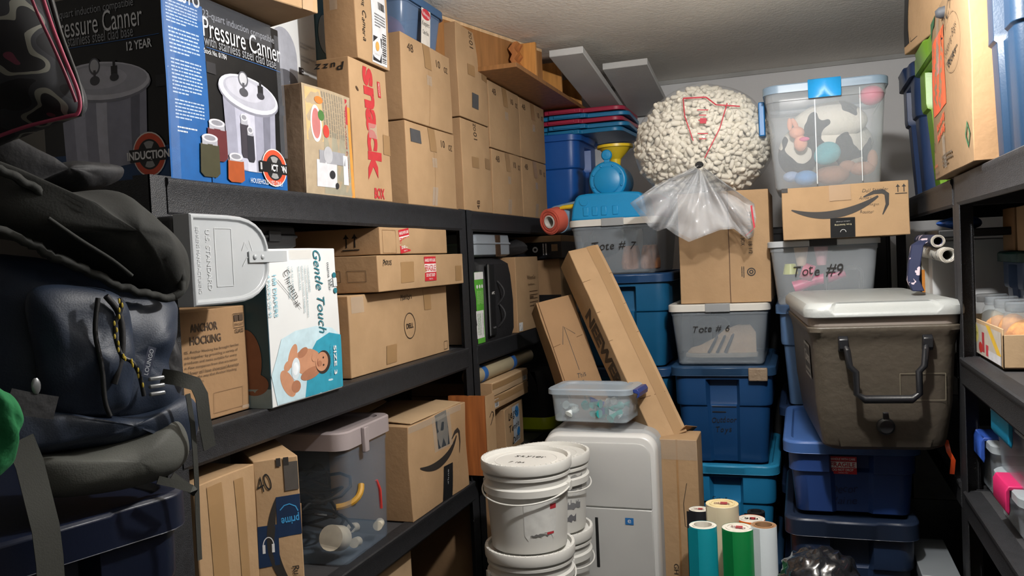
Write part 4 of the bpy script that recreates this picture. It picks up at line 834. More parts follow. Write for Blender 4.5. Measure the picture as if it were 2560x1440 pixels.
q.add(vs, [(2*i, 2*i+1, 2*i+3, 2*i+2) for i in range(len(P_)-1)], ink('b83040')); q.build('red_printing', bag)
# things inside the clear totes
def blob(name, c, r, m, label, cat, dis=.15, seed=0, group=None, rot=None):
    b = MB(); b.ell((0, 0, 0), r, m, 28, 18, dis=dis, seed=seed); o = b.build(name, loc=c, rot=rot, smooth=180); lab(o, label, cat, group); return o
def cow_mat():
    m = mat('cow_plush', 'd9d4c6', .95, bump=.8, bscale=60); nt = m.node_tree; N = nt.nodes; r = [x for x in N if x.type == 'VALTORGB'][0]; n = [x for x in N if x.type == 'TEX_NOISE'][0]
    n.inputs['Scale'].default_value = 12; n.inputs['Detail'].default_value = .6; r.color_ramp.interpolation = 'CONSTANT'; e = r.color_ramp.elements; e[0].color = (.02, .02, .025, 1); e[0].position = 0; e[1].position = .455; e[1].color = (.72, .68, .6, 1); return m
cw = empty('cow_plush', (.1, 3.44, 1.985), 0, 'big black and white cow-spotted plush in the latch tote', 'plush toy')
b = MB(); b.ell((0, 0, 0), (.17, .15, .12), cow_mat(), 32, 20, dis=.12, seed=3); b.build('plush_body', cw, smooth=180)
b = MB(); b.ell((.02, -.1, .08), (.13, .07, .07), cow_mat(), 28, 16, dis=.12, seed=5); b.build('head', cw, smooth=180)
b = MB(); b.ell((-.1, -.1, -.03), (.07, .06, .09), cow_mat(), 24, 14, dis=.12, seed=8); b.build('foreleg', cw, smooth=180)
PK = lambda k, c: mat(k, c, .95, bump=.7, bscale=80)
bu = empty('bunny_plush', (.0, 3.24, 2.02), R(0), 'small peach bunny plush with pink bow, against the tote wall', 'plush toy'); pm = PK('peach_fur', 'd89a80')
b = MB(); b.ell((0, 0, 0), (.027, .022, .022), pm); b.build('head', bu, smooth=180); b = MB(); b.ell((.012, 0, -.04), (.024, .02, .03), pm); b.build('plush_body', bu, smooth=180)
for s in (-1, 1): b = MB(); b.ell((-.008+s*.016, 0, .032), (.009, .006, .024), pm, M=Matrix.Rotation(R(-s*12-12), 4, 'Y')); b.build('ear', bu, smooth=180)
b = MB(); b.ell((.025, -.018, -.028), (.018, .006, .008), ink('d04a80')); b.build('bow', bu)
blob('whale_plush', (.1, 3.25, 1.935), (.05, .03, .04), mat('aqua_knit', '5aa8b4', .9, bump=.8, bscale=120, stretch=(1, 1, 6)), 'ribbed aqua plush in the middle of the latch tote', 'plush toy', seed=2, rot=(0, R(-25), 0))
blob('bear_plush', (.12, 3.28, 1.86), (.06, .04, .035), PK('brown_fur', '8a6450'), 'brown plush lying at the bottom of the latch tote', 'plush toy', seed=4)
b_ = empty('bear_plush', (.22, 3.28, 1.875), 0, 'long-limbed tan plush in the bottom corner of the latch tote', 'plush toy')
b = MB(); b.ell((0, 0, 0), (.045, .03, .025), PK('tan_fur', '9a705a')); b.ell((-.05, 0, .012), (.03, .022, .022), PK('tan_fur', '9a705a')); b.build('plush_body', b_, smooth=180); b = MB(); b.ell((.035, -.005, .03), (.018, .015, .035), PK('tan_fur', '9a705a')); b.build('limb', b_, smooth=180)
blob('blue_ball_plush', (.025, 3.25, 1.853), (.042, .035, .028), PK('blue_fur', '5a8cc0'), 'round blue plush at the bottom left of the latch tote', 'plush toy', .05)
blob('dog_plush', (-.025, 3.26, 1.862), (.03, .025, .02), PK('pale_blue_fur', '8aa0c4'), 'small pale blue plush in the lower corner of the latch tote', 'plush toy', .1)
blob('pink_ball', (.255, 3.25, 2.13), (.042, .04, .035), mat('pink_rubber', 'c02858', .5), 'hot pink squashy ball at the top corner of the latch tote', 'ball', .05)
# toys in tote 9
for nm, pts, r, c, lb in (('toy_boot', [(-.03, 3.29, 1.45), (.03, 3.29, 1.47), (.1, 3.29, 1.485), (.15, 3.29, 1.50)], [.024, .018, .02, .016], 'd02870', 'hot pink toy boot lying across Tote # 9'), ('toy_cone', [(.0, 3.27, 1.60), (.0, 3.27, 1.53)], [.026, .016], 'c0a890', 'cream toy cup upside down at the top of Tote # 9'), ('toy_cone', [(.07, 3.27, 1.60), (.07, 3.27, 1.53)], [.026, .016], 'c08890', 'rosy toy cup beside the cream one in Tote # 9'),
                         ('toy_ball', [(-.04, 3.29, 1.54), (-.04, 3.29, 1.50)], [.02, .028], 'b0b840', 'lime yellow toy in the upper part of Tote # 9'), ('toy_bottle', [(.0, 3.28, 1.515), (.04, 3.28, 1.50)], [.03, .03], 'c83060', 'short pink bottle under the writing in Tote # 9')):
    b = MB(); b.tube(pts, r, plastic('toy_'+c, c), 16); o = b.build(nm, smooth=60, bevel=.002); lab(o, lb, 'toy')
def shoe(name, loc, rz, L, m1, m2, label, strap=True):
    s = empty(name, loc, rz, label, 'shoe')
    b = MB(); rg = []
    for t, w, h in ((0, .02, .02), (.06, .06, .035), (.2, .085, .045), (.4, .085, .07), (.55, .075, .1), (.75, .065, .12), (.92, .06, .12), (1, .03, .09)):
        rg.append([(t*L, w*k*L*4/2*.6, z*L*4) for k, z in ((-1, .012), (-1, h*.5), (-.5, h), (.5, h), (1, h*.5), (1, .012))])
    b.loft(rg, m1); b.build('upper', s, bevel=.004); b = MB(); b.loft([[(t*L, w*k*L, z) for k, z in ((-1, 0), (-1, .018), (1, .018), (1, 0))] for t, w in ((-.02, .06), (.2, .18), (.5, .15), (.8, .14), (1.02, .08))], m2); b.build('sole', s, bevel=.003)
    if strap:
        for t in (.36, .48, .6):
            q = MB(); q.tube([(t*L-.01, -.14*L, .02), (t*L+.01, -.13*L, .045+t*.03), (t*L+.03, 0, .075+t*.06), (t*L+.05, .1*L, .05)], .006, ink('2a2c30'), 6); q.build('strap', s)
shoe('sandal', (-.45, 3.42, 1.175), 0, .27, PK('tan_leather', 'b09a80'), ink('8a8478'), 'tan strappy shoe lying in Tote # 6')
b = MB(); b.ell((0, 0, 0), (.07, .05, .035), FB, dis=.3); o = b.build('dark_shoe', loc=(-.36, 3.5, 1.3)); lab(o, 'dark shoe resting above the tan one in Tote # 6', 'shoe')
for x, lb in ((-.68, 'tan ankle boot at the middle of Tote # 7'), (-.6, 'tan ankle boot nearest the wall of Tote # 7')):
    s = empty('ankle_boot', (x, 3.5, 1.54), 0, lb, 'shoe'); b = MB(); b.loft([ringz(.07*k, .11*k, .02, z) for k, z in ((1, 0), (1.05, .03), (.9, .07), (.75, .1))], PK('boot_leather', 'a06e4c')); b.build('boot_foot', s, bevel=.004); b = MB(); b.loft([ringz(.052*k, .06, .02, z) for k, z in ((1, .1), (1, .15), (1.1, .17))], FB); b.build('boot_shaft', s)
b = MB(); b.ell((0, 0, 0), (.09, .06, .06), FB, dis=.5, seed=9); o = b.build('dark_shoe_pile', loc=(-.8, 3.52, 1.66)); o.name = 'black_shoe'; lab(o, 'black shoe filling the top corner of Tote # 7', 'shoe')
# train toy with yellow funnel
TBL = plastic('toy_train_blue', '1286bc'); YL = plastic('toy_yellow', 'd8b828')
tr = empty('train_toy', (-.79, 3.62, 1.758), 0, 'blue plastic train toy with yellow funnel chimney on Tote # 7', 'toy')
b = MB(); pr = [(-.16, 0), (-.15, .06), (-.135, .1), (-.12, .115), (-.08, .118), (.08, .118), (.15, .112), (.165, .09), (.18, 0)]
b.loft([[(x, y, z) for x, z in pr] for y in (-.09, .12)], TBL); b.build('train_base', tr, bevel=.012, seg=3)
b = MB(); b.lathe([(0, 0), (.076, 0), (.084, .008), (.084, .025), (.078, .03), (.078, .2), (0, .2)], TBL, 40, M=Matrix.Translation((-.0, -.03, .175)) @ Matrix.Rotation(R(-90), 4, 'X')); b.build('boiler', tr, bevel=.003)
b = MB(); MM = Matrix.Translation((0, -.032, .175)) @ Matrix.Rotation(R(90), 4, 'X'); b.lathe([(.054, 0), (.06, .004), (.054, .008)], TBL, 36, M=MM)
for k in range(8): b.ell((.067*cos(k*pi/4+.4), -.032, .175+.067*sin(k*pi/4+.4)), (.005, .004, .005), TBL, 8, 6)
b.build('front_ring', tr)
b = MB(); b.lathe([(0, 0), (.02, .002), (.025, .01), (.02, .03), (0, .03)], TBL, 24, M=Matrix.Translation((0, -.035, .285)) @ Matrix.Rotation(R(-90), 4, 'X')); b.box((-.012, -.03, .25), (.012, 0, .275), TBL); b.build('bell', tr, bevel=.002)
b = MB(); b.lathe([(0, 0), (.018, -.0), (.019, .006), (0, .006)], TBL, 20, M=Matrix.Translation((-.095, -.088, .085)) @ Matrix.Rotation(R(90), 4, 'X')); b.build('headlamp', tr)
b = MB(); b.lathe([(.02, .23), (.025, .27), (.07, .318), (.08, .32), (.08, .332), (.07, .332), (.02, .28)], YL, 36, M=Matrix.Translation((.025, .04, 0))); b.build('funnel', tr)
b = MB(); b.tube([(-.15, -.05, .07), (-.2, -.05, .068), (-.215, -.05, .066)], [.011, .009, .006], YL, 12); b.build('side_peg', tr)
for x in (-.1, -.06, -.02, .03): MB().box((x, -.094, .02), (x+.025, -.088, .06), TBL).build('fender_panel', tr, bevel=.004)
b = MB(); b.box((-.06, 0, 0), (.06, .1, .12), RD); o = b.build('red_toy_box', bevel=.006, loc=(-.62, 3.84, 1.758)); lab(o, 'small crimson plastic box behind the train toy', 'box')
# ------------------------------------------------------------ leaning cartons, small tub, dehumidifier, pails, rolls
def beamcarton(name, A, Bp, w, roll, label, seed, tone='b'):
    """long carton whose axis runs from A (bottom) to Bp (top)"""
    ax = (Bp-A); L = ax.length; z = ax.normalized(); y = V((0, 1, 0)); y = (y-z*y.dot(z)).normalized(); x = y.cross(z)
    M = Matrix((x, y, z)).transposed().to_4x4(); M.translation = A
    return carton(name, -w[0]/2, w[0]/2, -w[1]/2, w[1]/2, 0, L, label, M=M @ Matrix.Rotation(R(roll), 4, 'Z'), seed=seed, tone=tone, bulge=.003, wob=.004)
B = beamcarton('light_stand_carton', at(1662, 1106, 3.03), at(1448, 640, 3.28), (.135, .135), 40, 'long brown carton with big black lettering leaning across the totes', 70, 'a')
f = B.face('-x'); f.txt('NEEWER', .5, .5, .33, .072, rot=-90, m=ink('33271d'), bold=.05); f.txt('®', .3, .26, .011, .011, rot=-90, m=DK)
f.rect(0, .0, 1, .06, TAPED, 'packing_tape'); f = B.face('-y'); f.rect(.6, .0, .9, 1, TAPED, 'packing_tape'); f.line([(.1, .2), (.9, .2)], .002, SEAM); f.line([(0, .5), (1, .505)], .0015, SEAM); f.line([(0, .65), (1, .66)], .0015, SEAM); f.line([(0, .82), (1, .83)], .0015, SEAM); B.done()
q = MB(); q.box((0, -.06, 0), (.003, .06, .07), CARD['b']); q.build('flap', B.o, loc=(.055, 0, -.0), rot=(0, R(75), R(-45)), bevel=.001)
B = beamcarton('cardboard_carton', at(1482, 1062, 3.16), at(1378, 760, 3.3), (.155, .12), 34, 'wide brown carton with drawn arrow and the word This, leaning beside the long one', 71, 'b')
f = B.face('-y'); f.hand('This', .52, .36, .035, .02, rot=0); f.line([(.5, .4), (.5, .75)], .002, ink(K), 'handwriting'); f.line([(.3, .62), (.48, .76), (.72, .68)], .002, ink(K), 'handwriting'); f.ring(.62, .26, .012, .004, DK); f.lines(.36, .14, .56, .32, 2, DK, rot=90); f.line([(.06, .0), (.05, 1)], .003, SEAM); f.line([(.05, .62), (.9, .66)], .002, SEAM)
f = B.face('-x'); f.txt('70', .3, .16, .022, .02, rot=-90, m=DK); B.done()
GHb = carton('tall_carton', -.499, -.366, 2.92, 3.07, FL, .945, 'tall narrow brown carton standing beside the dehumidifier', seed=72, tone='a')
f = GHb.face('-y'); f.txt('GH18-GRN', .35, .5, .13, .016, rot=-90, m=DK); f.rect(.45, .0, .5, 1, ink('a07a50')); f.line([(.7, .85), (.6, .78), (.62, .7), (.9, .68)], .002, DK); f.rect(.72, .62, .82, .67, ink('c8b020')); f.rect(0, .93, 1, 1, CTAPE, 'packing_tape'); GHb.done()
# dehumidifier
SIL = mat('silver_plastic', '9fa1a2', .35, var=.02, coat=.2); WPL = mat('white_gloss_plastic', 'b9b9b7', .22, var=.02, coat=.5); WRM = mat('bright_white_rim', 'd6d6d4', .25, var=.02)
B = carton('cardboard_carton', -.88, -.48, 2.9, 3.05, FL, .36, 'brown carton on the floor holding up the dehumidifier', seed=73, tone='b'); B.done()
dh = empty('dehumidifier', (-.70, 2.985, .361), R(0), 'white portable dehumidifier with silver back under the small dotted tub', 'dehumidifier')
def dho(w, h, r, z0, n=8):
    p = [(-w/2, z0), (w/2, z0)]
    for a0, cx in ((0, w/2-r), (90, -w/2+r)):
        for i in range(n+1): p.append((cx+r*cos(R(a0+90*i/n)), h-r+r*sin(R(a0+90*i/n))))
    return p
b = MB(); b.loft([[(x, y, z) for x, z in dho(w, h, .06, 0)] for y, w, h in ((-.10, .405, .61), (-.085, .418, .622), (.10, .418, .622), (.12, .40, .61))], SIL); b.build('housing', dh, bevel=.004)
b = MB(); b.loft([[(x, y, z) for x, z in dho(w, h, .055, z0)] for y, w, h, z0 in ((-.10, .41, .612, .0), (-.135, .41, .612, .0), (-.146, .40, .606, .004), (-.147, .375, .59, .012))], WRM); b.build('front_rim', dh, bevel=.003)
b = MB(); b.loft([[(x, y, z) for x, z in dho(w, h, .045, .358)] for y, w, h in ((-.14, .37, .585), (-.15, .37, .585), (-.153, .362, .58))], WPL); b.build('front_panel', dh, bevel=.002)
b = MB(); b.box((-.185, -.154, .01), (.185, -.14, .353), WPL); wt_ = b.build('water_bucket', dh, bevel=.003)
MB().box((-.02, -.1555, .14), (-.008, -.15, .32), BLK).build('level_window', wt_, bevel=.003)
F = Face(dh, (-.185, -.1535, 0), (.37, 0, 0), (0, 0, .6), eps=.001); F.txt('keystone', .3, .81, .048, .008, m=ink('2a6a90')); F.done()
F = Face(dh, (-.185, -.1545, 0), (.37, 0, 0), (0, 0, .6), eps=.001); F.rect(.74, .5, .82, .54, ink('2268a8'), 'energy_sticker'); F.txt('e', .78, .52, .012, .012, m=WHT, part='energy_sticker'); F.done()
F = Face(dh, (-.1, -.02, .622), (.2, 0, 0), (0, .05, 0)); F.txt('KEYSTONE', .5, .5, .14, .012, m=ink('77797a')); F.done()
st, Fs = cleartote('storage_tub', -.15, .15, -.11, .2, 0, .115, 'small clear tub of teal toys with navy end latch on the dehumidifier', mat('frosted_lid', 'aab8c4', .3, alpha=.55, var=.03), mat('frosted_clear', 'c2ced6', .25, alpha=.22, var=.03), None, M=Matrix.Translation((-.725, 2.945, 1.013)) @ Matrix.Rotation(R(-4), 4, 'Z') @ Matrix.Scale(1.045, 4), taper=.93, lidh=.02)
q = MB(); q.loft([[(x, y, z) for x, z in ((.148, .11), (.165, .112), (.172, .1), (.17, .085), (.16, .08), (.165, .095), (.15, .1))] for y in (-.06, .06)], plastic('navy_latch', '27397c')); q.build('latch', st, bevel=.002)
rr = random.Random(5)
for k in range(14):
    x, y, z = rr.uniform(-.1, .1), rr.uniform(-.07, .05), .012+.0032*k; c = ('1a8a88', '38b0a8', 'c8d8dc', '2a9a98', '3a4a9a', 'e0e8e8', '28a8a0')[k % 7]
    q = MB(); q.tube([(-.022, 0, 0), (-.008, .004, .006), (.008, -.004, .004), (.024, 0, 0)], [.015, .006, .008, .016], plastic('trinket_'+c, c), 8)
    o = q.build('toy_spoon', loc=(-.725+x, 2.945+y, 1.018+z), rot=(rr.uniform(0, 1), rr.uniform(-.4, .4), rr.uniform(0, 6))); lab(o, 'small plastic toy spoon among the jumble in the frosted tub', 'toy', 'toy spoons in the frosted tub')
q = MB(); q.ell((0, 0, 0), (.05, .04, .03), FILM2, dis=.8, seed=3); o = q.build('plastic_bag', loc=(-.645, 2.945, 1.06)); lab(o, 'crumpled clear little bag in the frosted tub', 'bag')
# pails
PL_ = mat('white_pail_plastic', 'd0cfca', .35, var=.02, bump=.03, bscale=30); PLL = mat('white_pail_lid', 'd8d7d2', .35, var=.02)
def pail(x, y, z, h, label, rz=0, r=.146):
    p = empty('pail', (x, y, z), rz, label, 'pail', 'white pails stacked by the far rack'); k = h-.022
    b = MB(); b.lathe([(r*.86, 0), (r*.865, .004), (r*.935, k-.075), (r*1.0, k-.075), (r*1.005, k-.055), (r*.945, k-.05), (r*.95, k-.03), (r*1.0, k-.028), (r*1.0, k-.02), (r*.96, k-.015), (r*.96, k)], PL_, 64); b.build('body', p, smooth=30)
    b = MB(); b.lathe([(r*.97, k-.01), (r*1.03, k-.01), (r*1.04, k-.006), (r*1.045, h-.006), (r*1.03, h), (r*.965, h), (r*.955, h-.003), (r*.95, h-.012), (r*.72, h-.012), (r*.715, h-.0105), (r*.70, h-.012)], PLL, 72, cap0=False)
    for j in range(48): a = 2*pi*j/48; b.box((r*.968, -.0012, h-.002), (r*1.028, .0012, h+.0012), PLL, M=Matrix.Rotation(a, 4, 'Z'))
    ld = b.build('lid', p, smooth=30)
    b = MB(); n = 30; b.tube([(r*1.03*cos(pi+pi*i/n), r*1.05*sin(pi+pi*i/n), k-.062-.03*sin(pi*i/n)) for i in range(n+1)], .0026, PL_, 8); b.build('wire_handle', p)
    for s in (-1, 1): MB().box((s*r*1.0-.006, -.014, k-.078), (s*r*1.0+.006, .014, k-.05), PL_).build('handle_ear', p, bevel=.002)
    return p
PH = .2675
for k in range(4):
    p = pail(-.82, 2.40, FL+k*PH, PH, ('white pail on the floor at the bottom of the nearer stack', 'white pail third from the top of the nearer stack', 'white pail below the one marked Skyler in the nearer stack', 'white pail marked Skyler on top of the nearer stack')[k], R((20, -25, 35, 0)[k]), r=.134)
    if k == 3:
        p.rotation_euler = (0, 0, 0); F = Face(p, (-.1, -.1, PH-.012), (.2, 0, 0), (0, .2, 0), eps=.0008); F.hand('Skyler', .52, .66, .1, .024); F.hand('7 lbs', .42, .3, .05, .018, wob=.5); F.done()
        b = MB(); P2 = MB()
        def cyl(a0, a1, z0, z1, m, rr_, n=10, mb=None, jag=0):
            vs = []; rj = random.Random(int(a0*9))
            for i in range(n+1):
                a = R(a0+(a1-a0)*i/n); z = PH*0; rad = lambda zz: .134*(.865+(.07)*(zz/(PH-.1)))+rr_
                for zz in (z0+rj.uniform(-jag, jag), z1+rj.uniform(-jag, jag)): vs.append((rad(zz)*cos(a), rad(zz)*sin(a), zz))
            mb.add(vs, [(2*i, 2*i+2, 2*i+3, 2*i+1) for i in range(n)], m)
        cyl(-78, -30, .05, .16, ink('cfcfcb'), .0008, mb=b, jag=.012); cyl(-40, -30, .13, .145, ink('b03038'), .0012, mb=b); cyl(-70, -42, .052, .058, ink('6a6a68'), .0012, mb=b, jag=.003); cyl(-45, -34, .055, .062, ink('b03038'), .0014, mb=b); b.build('torn_label', p, smooth=60)
for k in range(4):
    p = pail(-.832, 2.675, FL+k*.2555, .2555, ('white pail on the floor at the bottom of the rear stack', 'white pail third from the top of the rear stack', 'white pail in the middle of the rear stack with a small grey mark', 'white pail on top of the rear stack with torn grey label')[k], R(70), r=.134)
    if k == 3:
        b = MB()
        for a0, a1, z0, z1, c in ((-60, -15, .14, .19, '8f8f8d'), (-60, -20, .08, .11, '77777a'), (-55, -30, .04, .06, '66666a'), (-50, -20, .1, .13, 'c9c9c6')):
            vs = []
            for i in range(9):
                a = R(a0+(a1-a0)*i/8-70)
                for zz in (z0+.004*sin(i*2.3), z1+.005*sin(i*1.7)): rad = .134*(.865+.07*zz/(PH-.1))+.0009; vs.append((rad*cos(a), rad*sin(a), zz))
            b.add(vs, [(2*i, 2*i+2, 2*i+3, 2*i+1) for i in range(8)], ink(c))
        b.build('torn_label', p, smooth=60)
# vinyl rolls
def vroll(px, py, Y, r, c, label, core='ddd8cc', txt=None, rot=0, cap='d8d4cc'):
    c3 = at(px, py, Y); h = c3.z-FL; o = empty('vinyl_roll', (c3.x, Y, FL), 0, label, 'vinyl roll', 'standing rolls of vinyl')
    b = MB(); b.lathe([(r*.97, 0), (r, .001), (r, h-.001), (r*.985, h), (r*.985, h-.004)], plastic('vinyl_'+c, c, rough=.35), 48, cap1=False); b.box((r*.999, -.03, 0.01), (r*1.012, .0, h-.002), plastic('vinyl_'+c, c), M=Matrix.Rotation(R(-105), 4, 'Z')); b.build('vinyl_sheet', o)
    b = MB(); b.lathe([(r*.985, h-.004), (r*.985, h-.001), (r*.78, h-.001), (r*.77, h-.0015), (r*.76, h+.001), (r*.66, h+.001)]+([(r*.64, h-.09), (0, h-.09)] if not txt else [(r*.66, h-.002), (0, h-.002)]), ink(core), 40, cap0=False); cr_ = b.build('cardboard_core', o, smooth=30)
    if txt:
        F = Face(cr_, (-r*.6, -r*.6, h-.001), (r*1.2, 0, 0), (0, r*1.2, 0)); F.rect(.4, .35, .75, .75, ink('b02c34')); F.txt(txt, .5, .5, r*1.0, r*.34, rot=rot, m=DK if txt == '036' else ink('8a5a5a'), bold=.02); F.done()
vroll(1757, 1312, 2.45, .04, '0c7f8c', 'turquoise vinyl roll at the front of the standing rolls')
vroll(1844, 1318, 2.5, .046, '0a7038', 'green vinyl roll between the turquoise and white ones', txt='ORAFOL', rot=160)
vroll(1909, 1312, 2.52, .037, 'c4ccd0', 'white vinyl roll with bare brown core', core='a07a58')
vroll(1805, 1258, 2.62, .05, 'd9ccae', 'tallest cream vinyl roll behind the green one', txt='ORAFOL', rot=0, core='e0cfa0')
vroll(1748, 1272, 2.75, .034, '1c1c22', 'black vinyl roll beside the cream roll', txt='ORAFOL')
vroll(1878, 1296, 2.66, .042, 'd0601c', 'orange vinyl roll marked 036', txt='036', rot=180)
vroll(1890, 1278, 2.8, .028, '121318', 'slim black vinyl roll furthest back', core='1a1a1e')
# black bin bag and drawer unit
def crumple(name, c, r, m, label, cat, seed=0, dis=.5, freq=5):
    b = MB(); rg = []; n, k = 48, 28
    for i in range(1, k):
        t = pi*i/k; row = []
        for j in range(n):
            d = V((sin(t)*cos(2*pi*j/n), sin(t)*sin(2*pi*j/n), -cos(t))); q = 1+dis*(abs(noise.noise(d*freq+V((seed, 0, 0))))-.2)+dis*.4*abs(noise.noise(d*freq*2.5)); row.append((d.x*r[0]*q, d.y*r[1]*q, d.z*r[2]*q))
        rg.append(row)
    b.loft(rg, m); o = b.build(name, loc=c, smooth=50); lab(o, label, cat); return o
crumple('bin_bag', at(2050, 1455, 2.3), (.1, .1, .085), mat('black_bag_film', '1c1d20', .18, bump=.8, bscale=18, coat=.6), 'shiny crumpled black plastic bag in front of the navy totes', 'bag', 3, dis=.28, freq=3.2)
b = MB(); b.box((-.1, -.1, 0), (.1, .1, .6), BLK); o = b.build('waste_bin', loc=(-.0, 2.32, FL), bevel=.01); o.location.x = at(2050, 1450, 2.25).x; lab(o, 'black bin under the crumpled black bag', 'bin')
dw = empty('drawer_unit', (.34, 2.64, FL), 0, 'translucent drawer tower with pale frame by the right rack post', 'drawers')
b = MB(); 
for x in (-.047, .042): b.box((x, -.1, 0), (x+.006, .22, .70), MILKY)
b.box((-.05, -.1, .70), (.05, .22, .735), plastic('pale_drawer_frame', '6f7478')); b.build('drawer_frame', dw, bevel=.002)
for z in (.03, .36): q = MB(); q.box((-.04, -.105, z), (.04, .2, z+.3), CLEARG); q.build('drawer', dw, bevel=.003)
# ------------------------------------------------------------ RIGHT RACKS
def sideM(x, y, z, rz=-90): return Matrix.Translation((x, y, z)) @ Matrix.Rotation(R(rz), 4, 'Z')
LIME = plastic('lime_green_plastic', '68922a'); NAVY = plastic('deep_navy_plastic', '27395c'); SKY = plastic('steel_blue_plastic', '1a324a')
tote('storage_tote', -.22, .22, -.27, .54, 0, .475, 'navy tote at the far end of the right top shelf', NAVY, NAVY, M=sideM(.66, 3.50, 1.772), lidh=.05)
tote('storage_tote', -.27, .27, -.27, .54, 0, .455, 'lime green tote under the taped parcel on the right top shelf', LIME, LIME, M=sideM(.66, 2.985, 1.772), lidh=.055)
t_, F = tote('storage_tote', -.148, .148, -.27, .54, 0, .42, 'steel blue handwritten tote at the near end of the right top shelf', SKY, SKY, M=sideM(.655, 1.972, 1.772), lidh=.05, taper=.9)
F = Face(t_, (.122, -.27, 0), (0, .54, 0), (.012, 0, .26), eps=.004)
F.hand('Games', .25, 1.5, .06, .02, m=ink('24406a')); F.hand('Wire', .22, 1.36, .05, .018, m=ink('24406a')); F.hand('Camping Pad', .26, 1.22, .1, .02, m=ink('24406a')); F.hand('or', .22, 1.1, .02, .015, m=ink('24406a')); F.hand('Baby Blankets', .27, .96, .11, .02, m=ink('24406a')); F.hand('Snacks tub', .27, .82, .09, .02, m=ink('24406a')); F.done()
B = carton('moving_carton', .375, .7, 2.13, 2.70, 1.776, 2.235, 'tan moving carton with orange square stencil logo and Sleeping Bags writing', seed=80, tone='m', side='b', wob=.006, bulge=.01)
f = B.face('-x'); og = ink('d4552c'); f.poly([(.07, .385), (.07, .83), (.50, .83), (.50, .385)], og)
cc = ink('80694f')
for t, u, v, w, h in (('THE', .15, .73, .07, .04), ('HOME', .24, .62, .17, .05), ('DEPOT', .37, .58, .18, .05)): f.txt(t, u, v, w, h, rot=58, m=cc, bold=.06)
f.txt('More saving.', .30, .315, .16, .032, rot=8, m=og, bold=.03); f.txt('More doing.', .31, .25, .155, .032, rot=8, m=og, bold=.03)
f.hand('KITCHEN', .62, .9, .26, .045, rot=32, bold=-.01); f.hand('Sleeping Bags', .66, .70, .15, .03, rot=20, bold=-.01); f.hand('Books', .68, .6, .1, .022, rot=14, bold=.02); f.line([(.56, .585), (.8, .635)], .003, ink(K), 'handwriting'); f.ring(.68, .68, .1, .0015, ink('6a5640'), 'handwriting', rv=.075)
gn = ink('2c5c3c'); f.poly([(.0, .89), (.0, .98), (.16, .99), (.15, .93), (.06, .92), (.02, .87)], gn); f.line([(.88, .14), (.92, .2), (.96, .14), (.92, .08), (.88, .14)], .01, gn); f.txt('Be orange.', .08, .08, .07, .012, rot=4, m=og); f.txt('Think Green.', .09, .04, .08, .012, rot=4, m=ink('55493c')); f.lines(.3, .05, .6, .12, 3, ink('55493c'))
f.rect(.36, .04, .44, .22, CTAPE, 'packing_tape'); f.rect(.28, .6, .36, .98, CTAPE, 'packing_tape'); f.ring(.04, .2, .012, .003, DK)
f = B.face('-y'); f.rect(.35, .1, .8, .42, ink('a83a24')); f.txt('HOME', .6, .25, .1, .04, rot=60, m=CARD and ink('8f6f50'), bold=.04); B.done()
B = carton('parcel_carton', -.16, .16, -.22, .22, 0, .27, 'battered parcel with black tape lying on the lime green tote', M=Matrix.Translation((.545, 2.93, 2.232)) @ Matrix.Rotation(R(9), 4, 'Z'), seed=81, tone='a', side='b', wob=.008)
f = B.face('-x'); f.frame(.2, .1, .8, .9, .002, DK); f.rect(.02, .1, .16, .95, ink('1c1c1e', .25), 'packing_tape'); B.face('-y').rect(.1, 0, .3, 1, ink('1c1c1e', .25), 'packing_tape'); B.done()
q = MB(); q.tube([(0, 0, 0), (.01, -.0, 0), (.07, 0, .004), (.08, 0, .004)], [.008, .0145, .0145, .006], plastic('rubber_grip', '303338', rough=.7), 16); o = q.build('hand_tool', loc=at(2338, 36, 2.42), rot=(0, R(-6), R(-8)), smooth=60); lab(o, 'short hand tool with dark rubber grip and orange shaft on the moving carton', 'tool')
q = MB(); q.tube([(.08, 0, .004), (.1, 0, .005), (.16, 0, .008)], .006, plastic('orange_shaft', 'd8701c'), 12); q.build('shaft', o)
q = MB(); q.box((0, 0, 0), (.1, .35, .02), CARD['b']); o = q.build('cardboard_sheet', loc=(.43, 2.2, 2.262), rot=(0, 0, 0)); lab(o, 'brown cardboard strip lying on the moving carton behind the hand tool', 'cardboard')
# fabric rolls etc. on the far rack
FABN = mat('floral_navy_fabric', '1c2444', .8, hex2='b8a8b0', scale=26, var=.1); r_ = [x for x in FABN.node_tree.nodes if x.type == 'VALTORGB'][0]; r_.color_ramp.interpolation = 'CONSTANT'; r_.color_ramp.elements[1].position = .6
FABW = mat('toile_fabric', 'b8b6ae', .8, hex2='4a4c54', scale=40, var=.1); r_ = [x for x in FABW.node_tree.nodes if x.type == 'VALTORGB'][0]; r_.color_ramp.interpolation = 'CONSTANT'; r_.color_ramp.elements[1].position = .58
def froll(p, q, r, m, label):
    p, q = V(p), V(q); z = (q-p).normalized(); M = z.to_track_quat('Z', 'Y').to_matrix().to_4x4(); M.translation = p; L = (q-p).length
    b = MB(); b.lathe([(r*.6, .3), (r*.6, 0), (r*.7, -.002), (r, 0), (r, L), (r*.6, L)], m, 28, cap0=False); o = b.build('fabric_roll', smooth=40); o.matrix_world = M; lab(o, label, 'fabric roll', 'fabric rolls on the far right rack')
    b = MB()
    for k in range(3): b.lathe([(r*(.66+.1*k), -.004), (r*(.70+.1*k), -.006), (r*(.74+.1*k), -.003)], ink('c9c4ba'), 28, cap0=False, cap1=False)
    b.lathe([(r*.95, -.002), (r*1.02, -.003), (r*1.02, .012), (r*.99, .012)], ink('c9c4ba'), 28, cap0=False, cap1=False); b.build('rolled_edge', o)
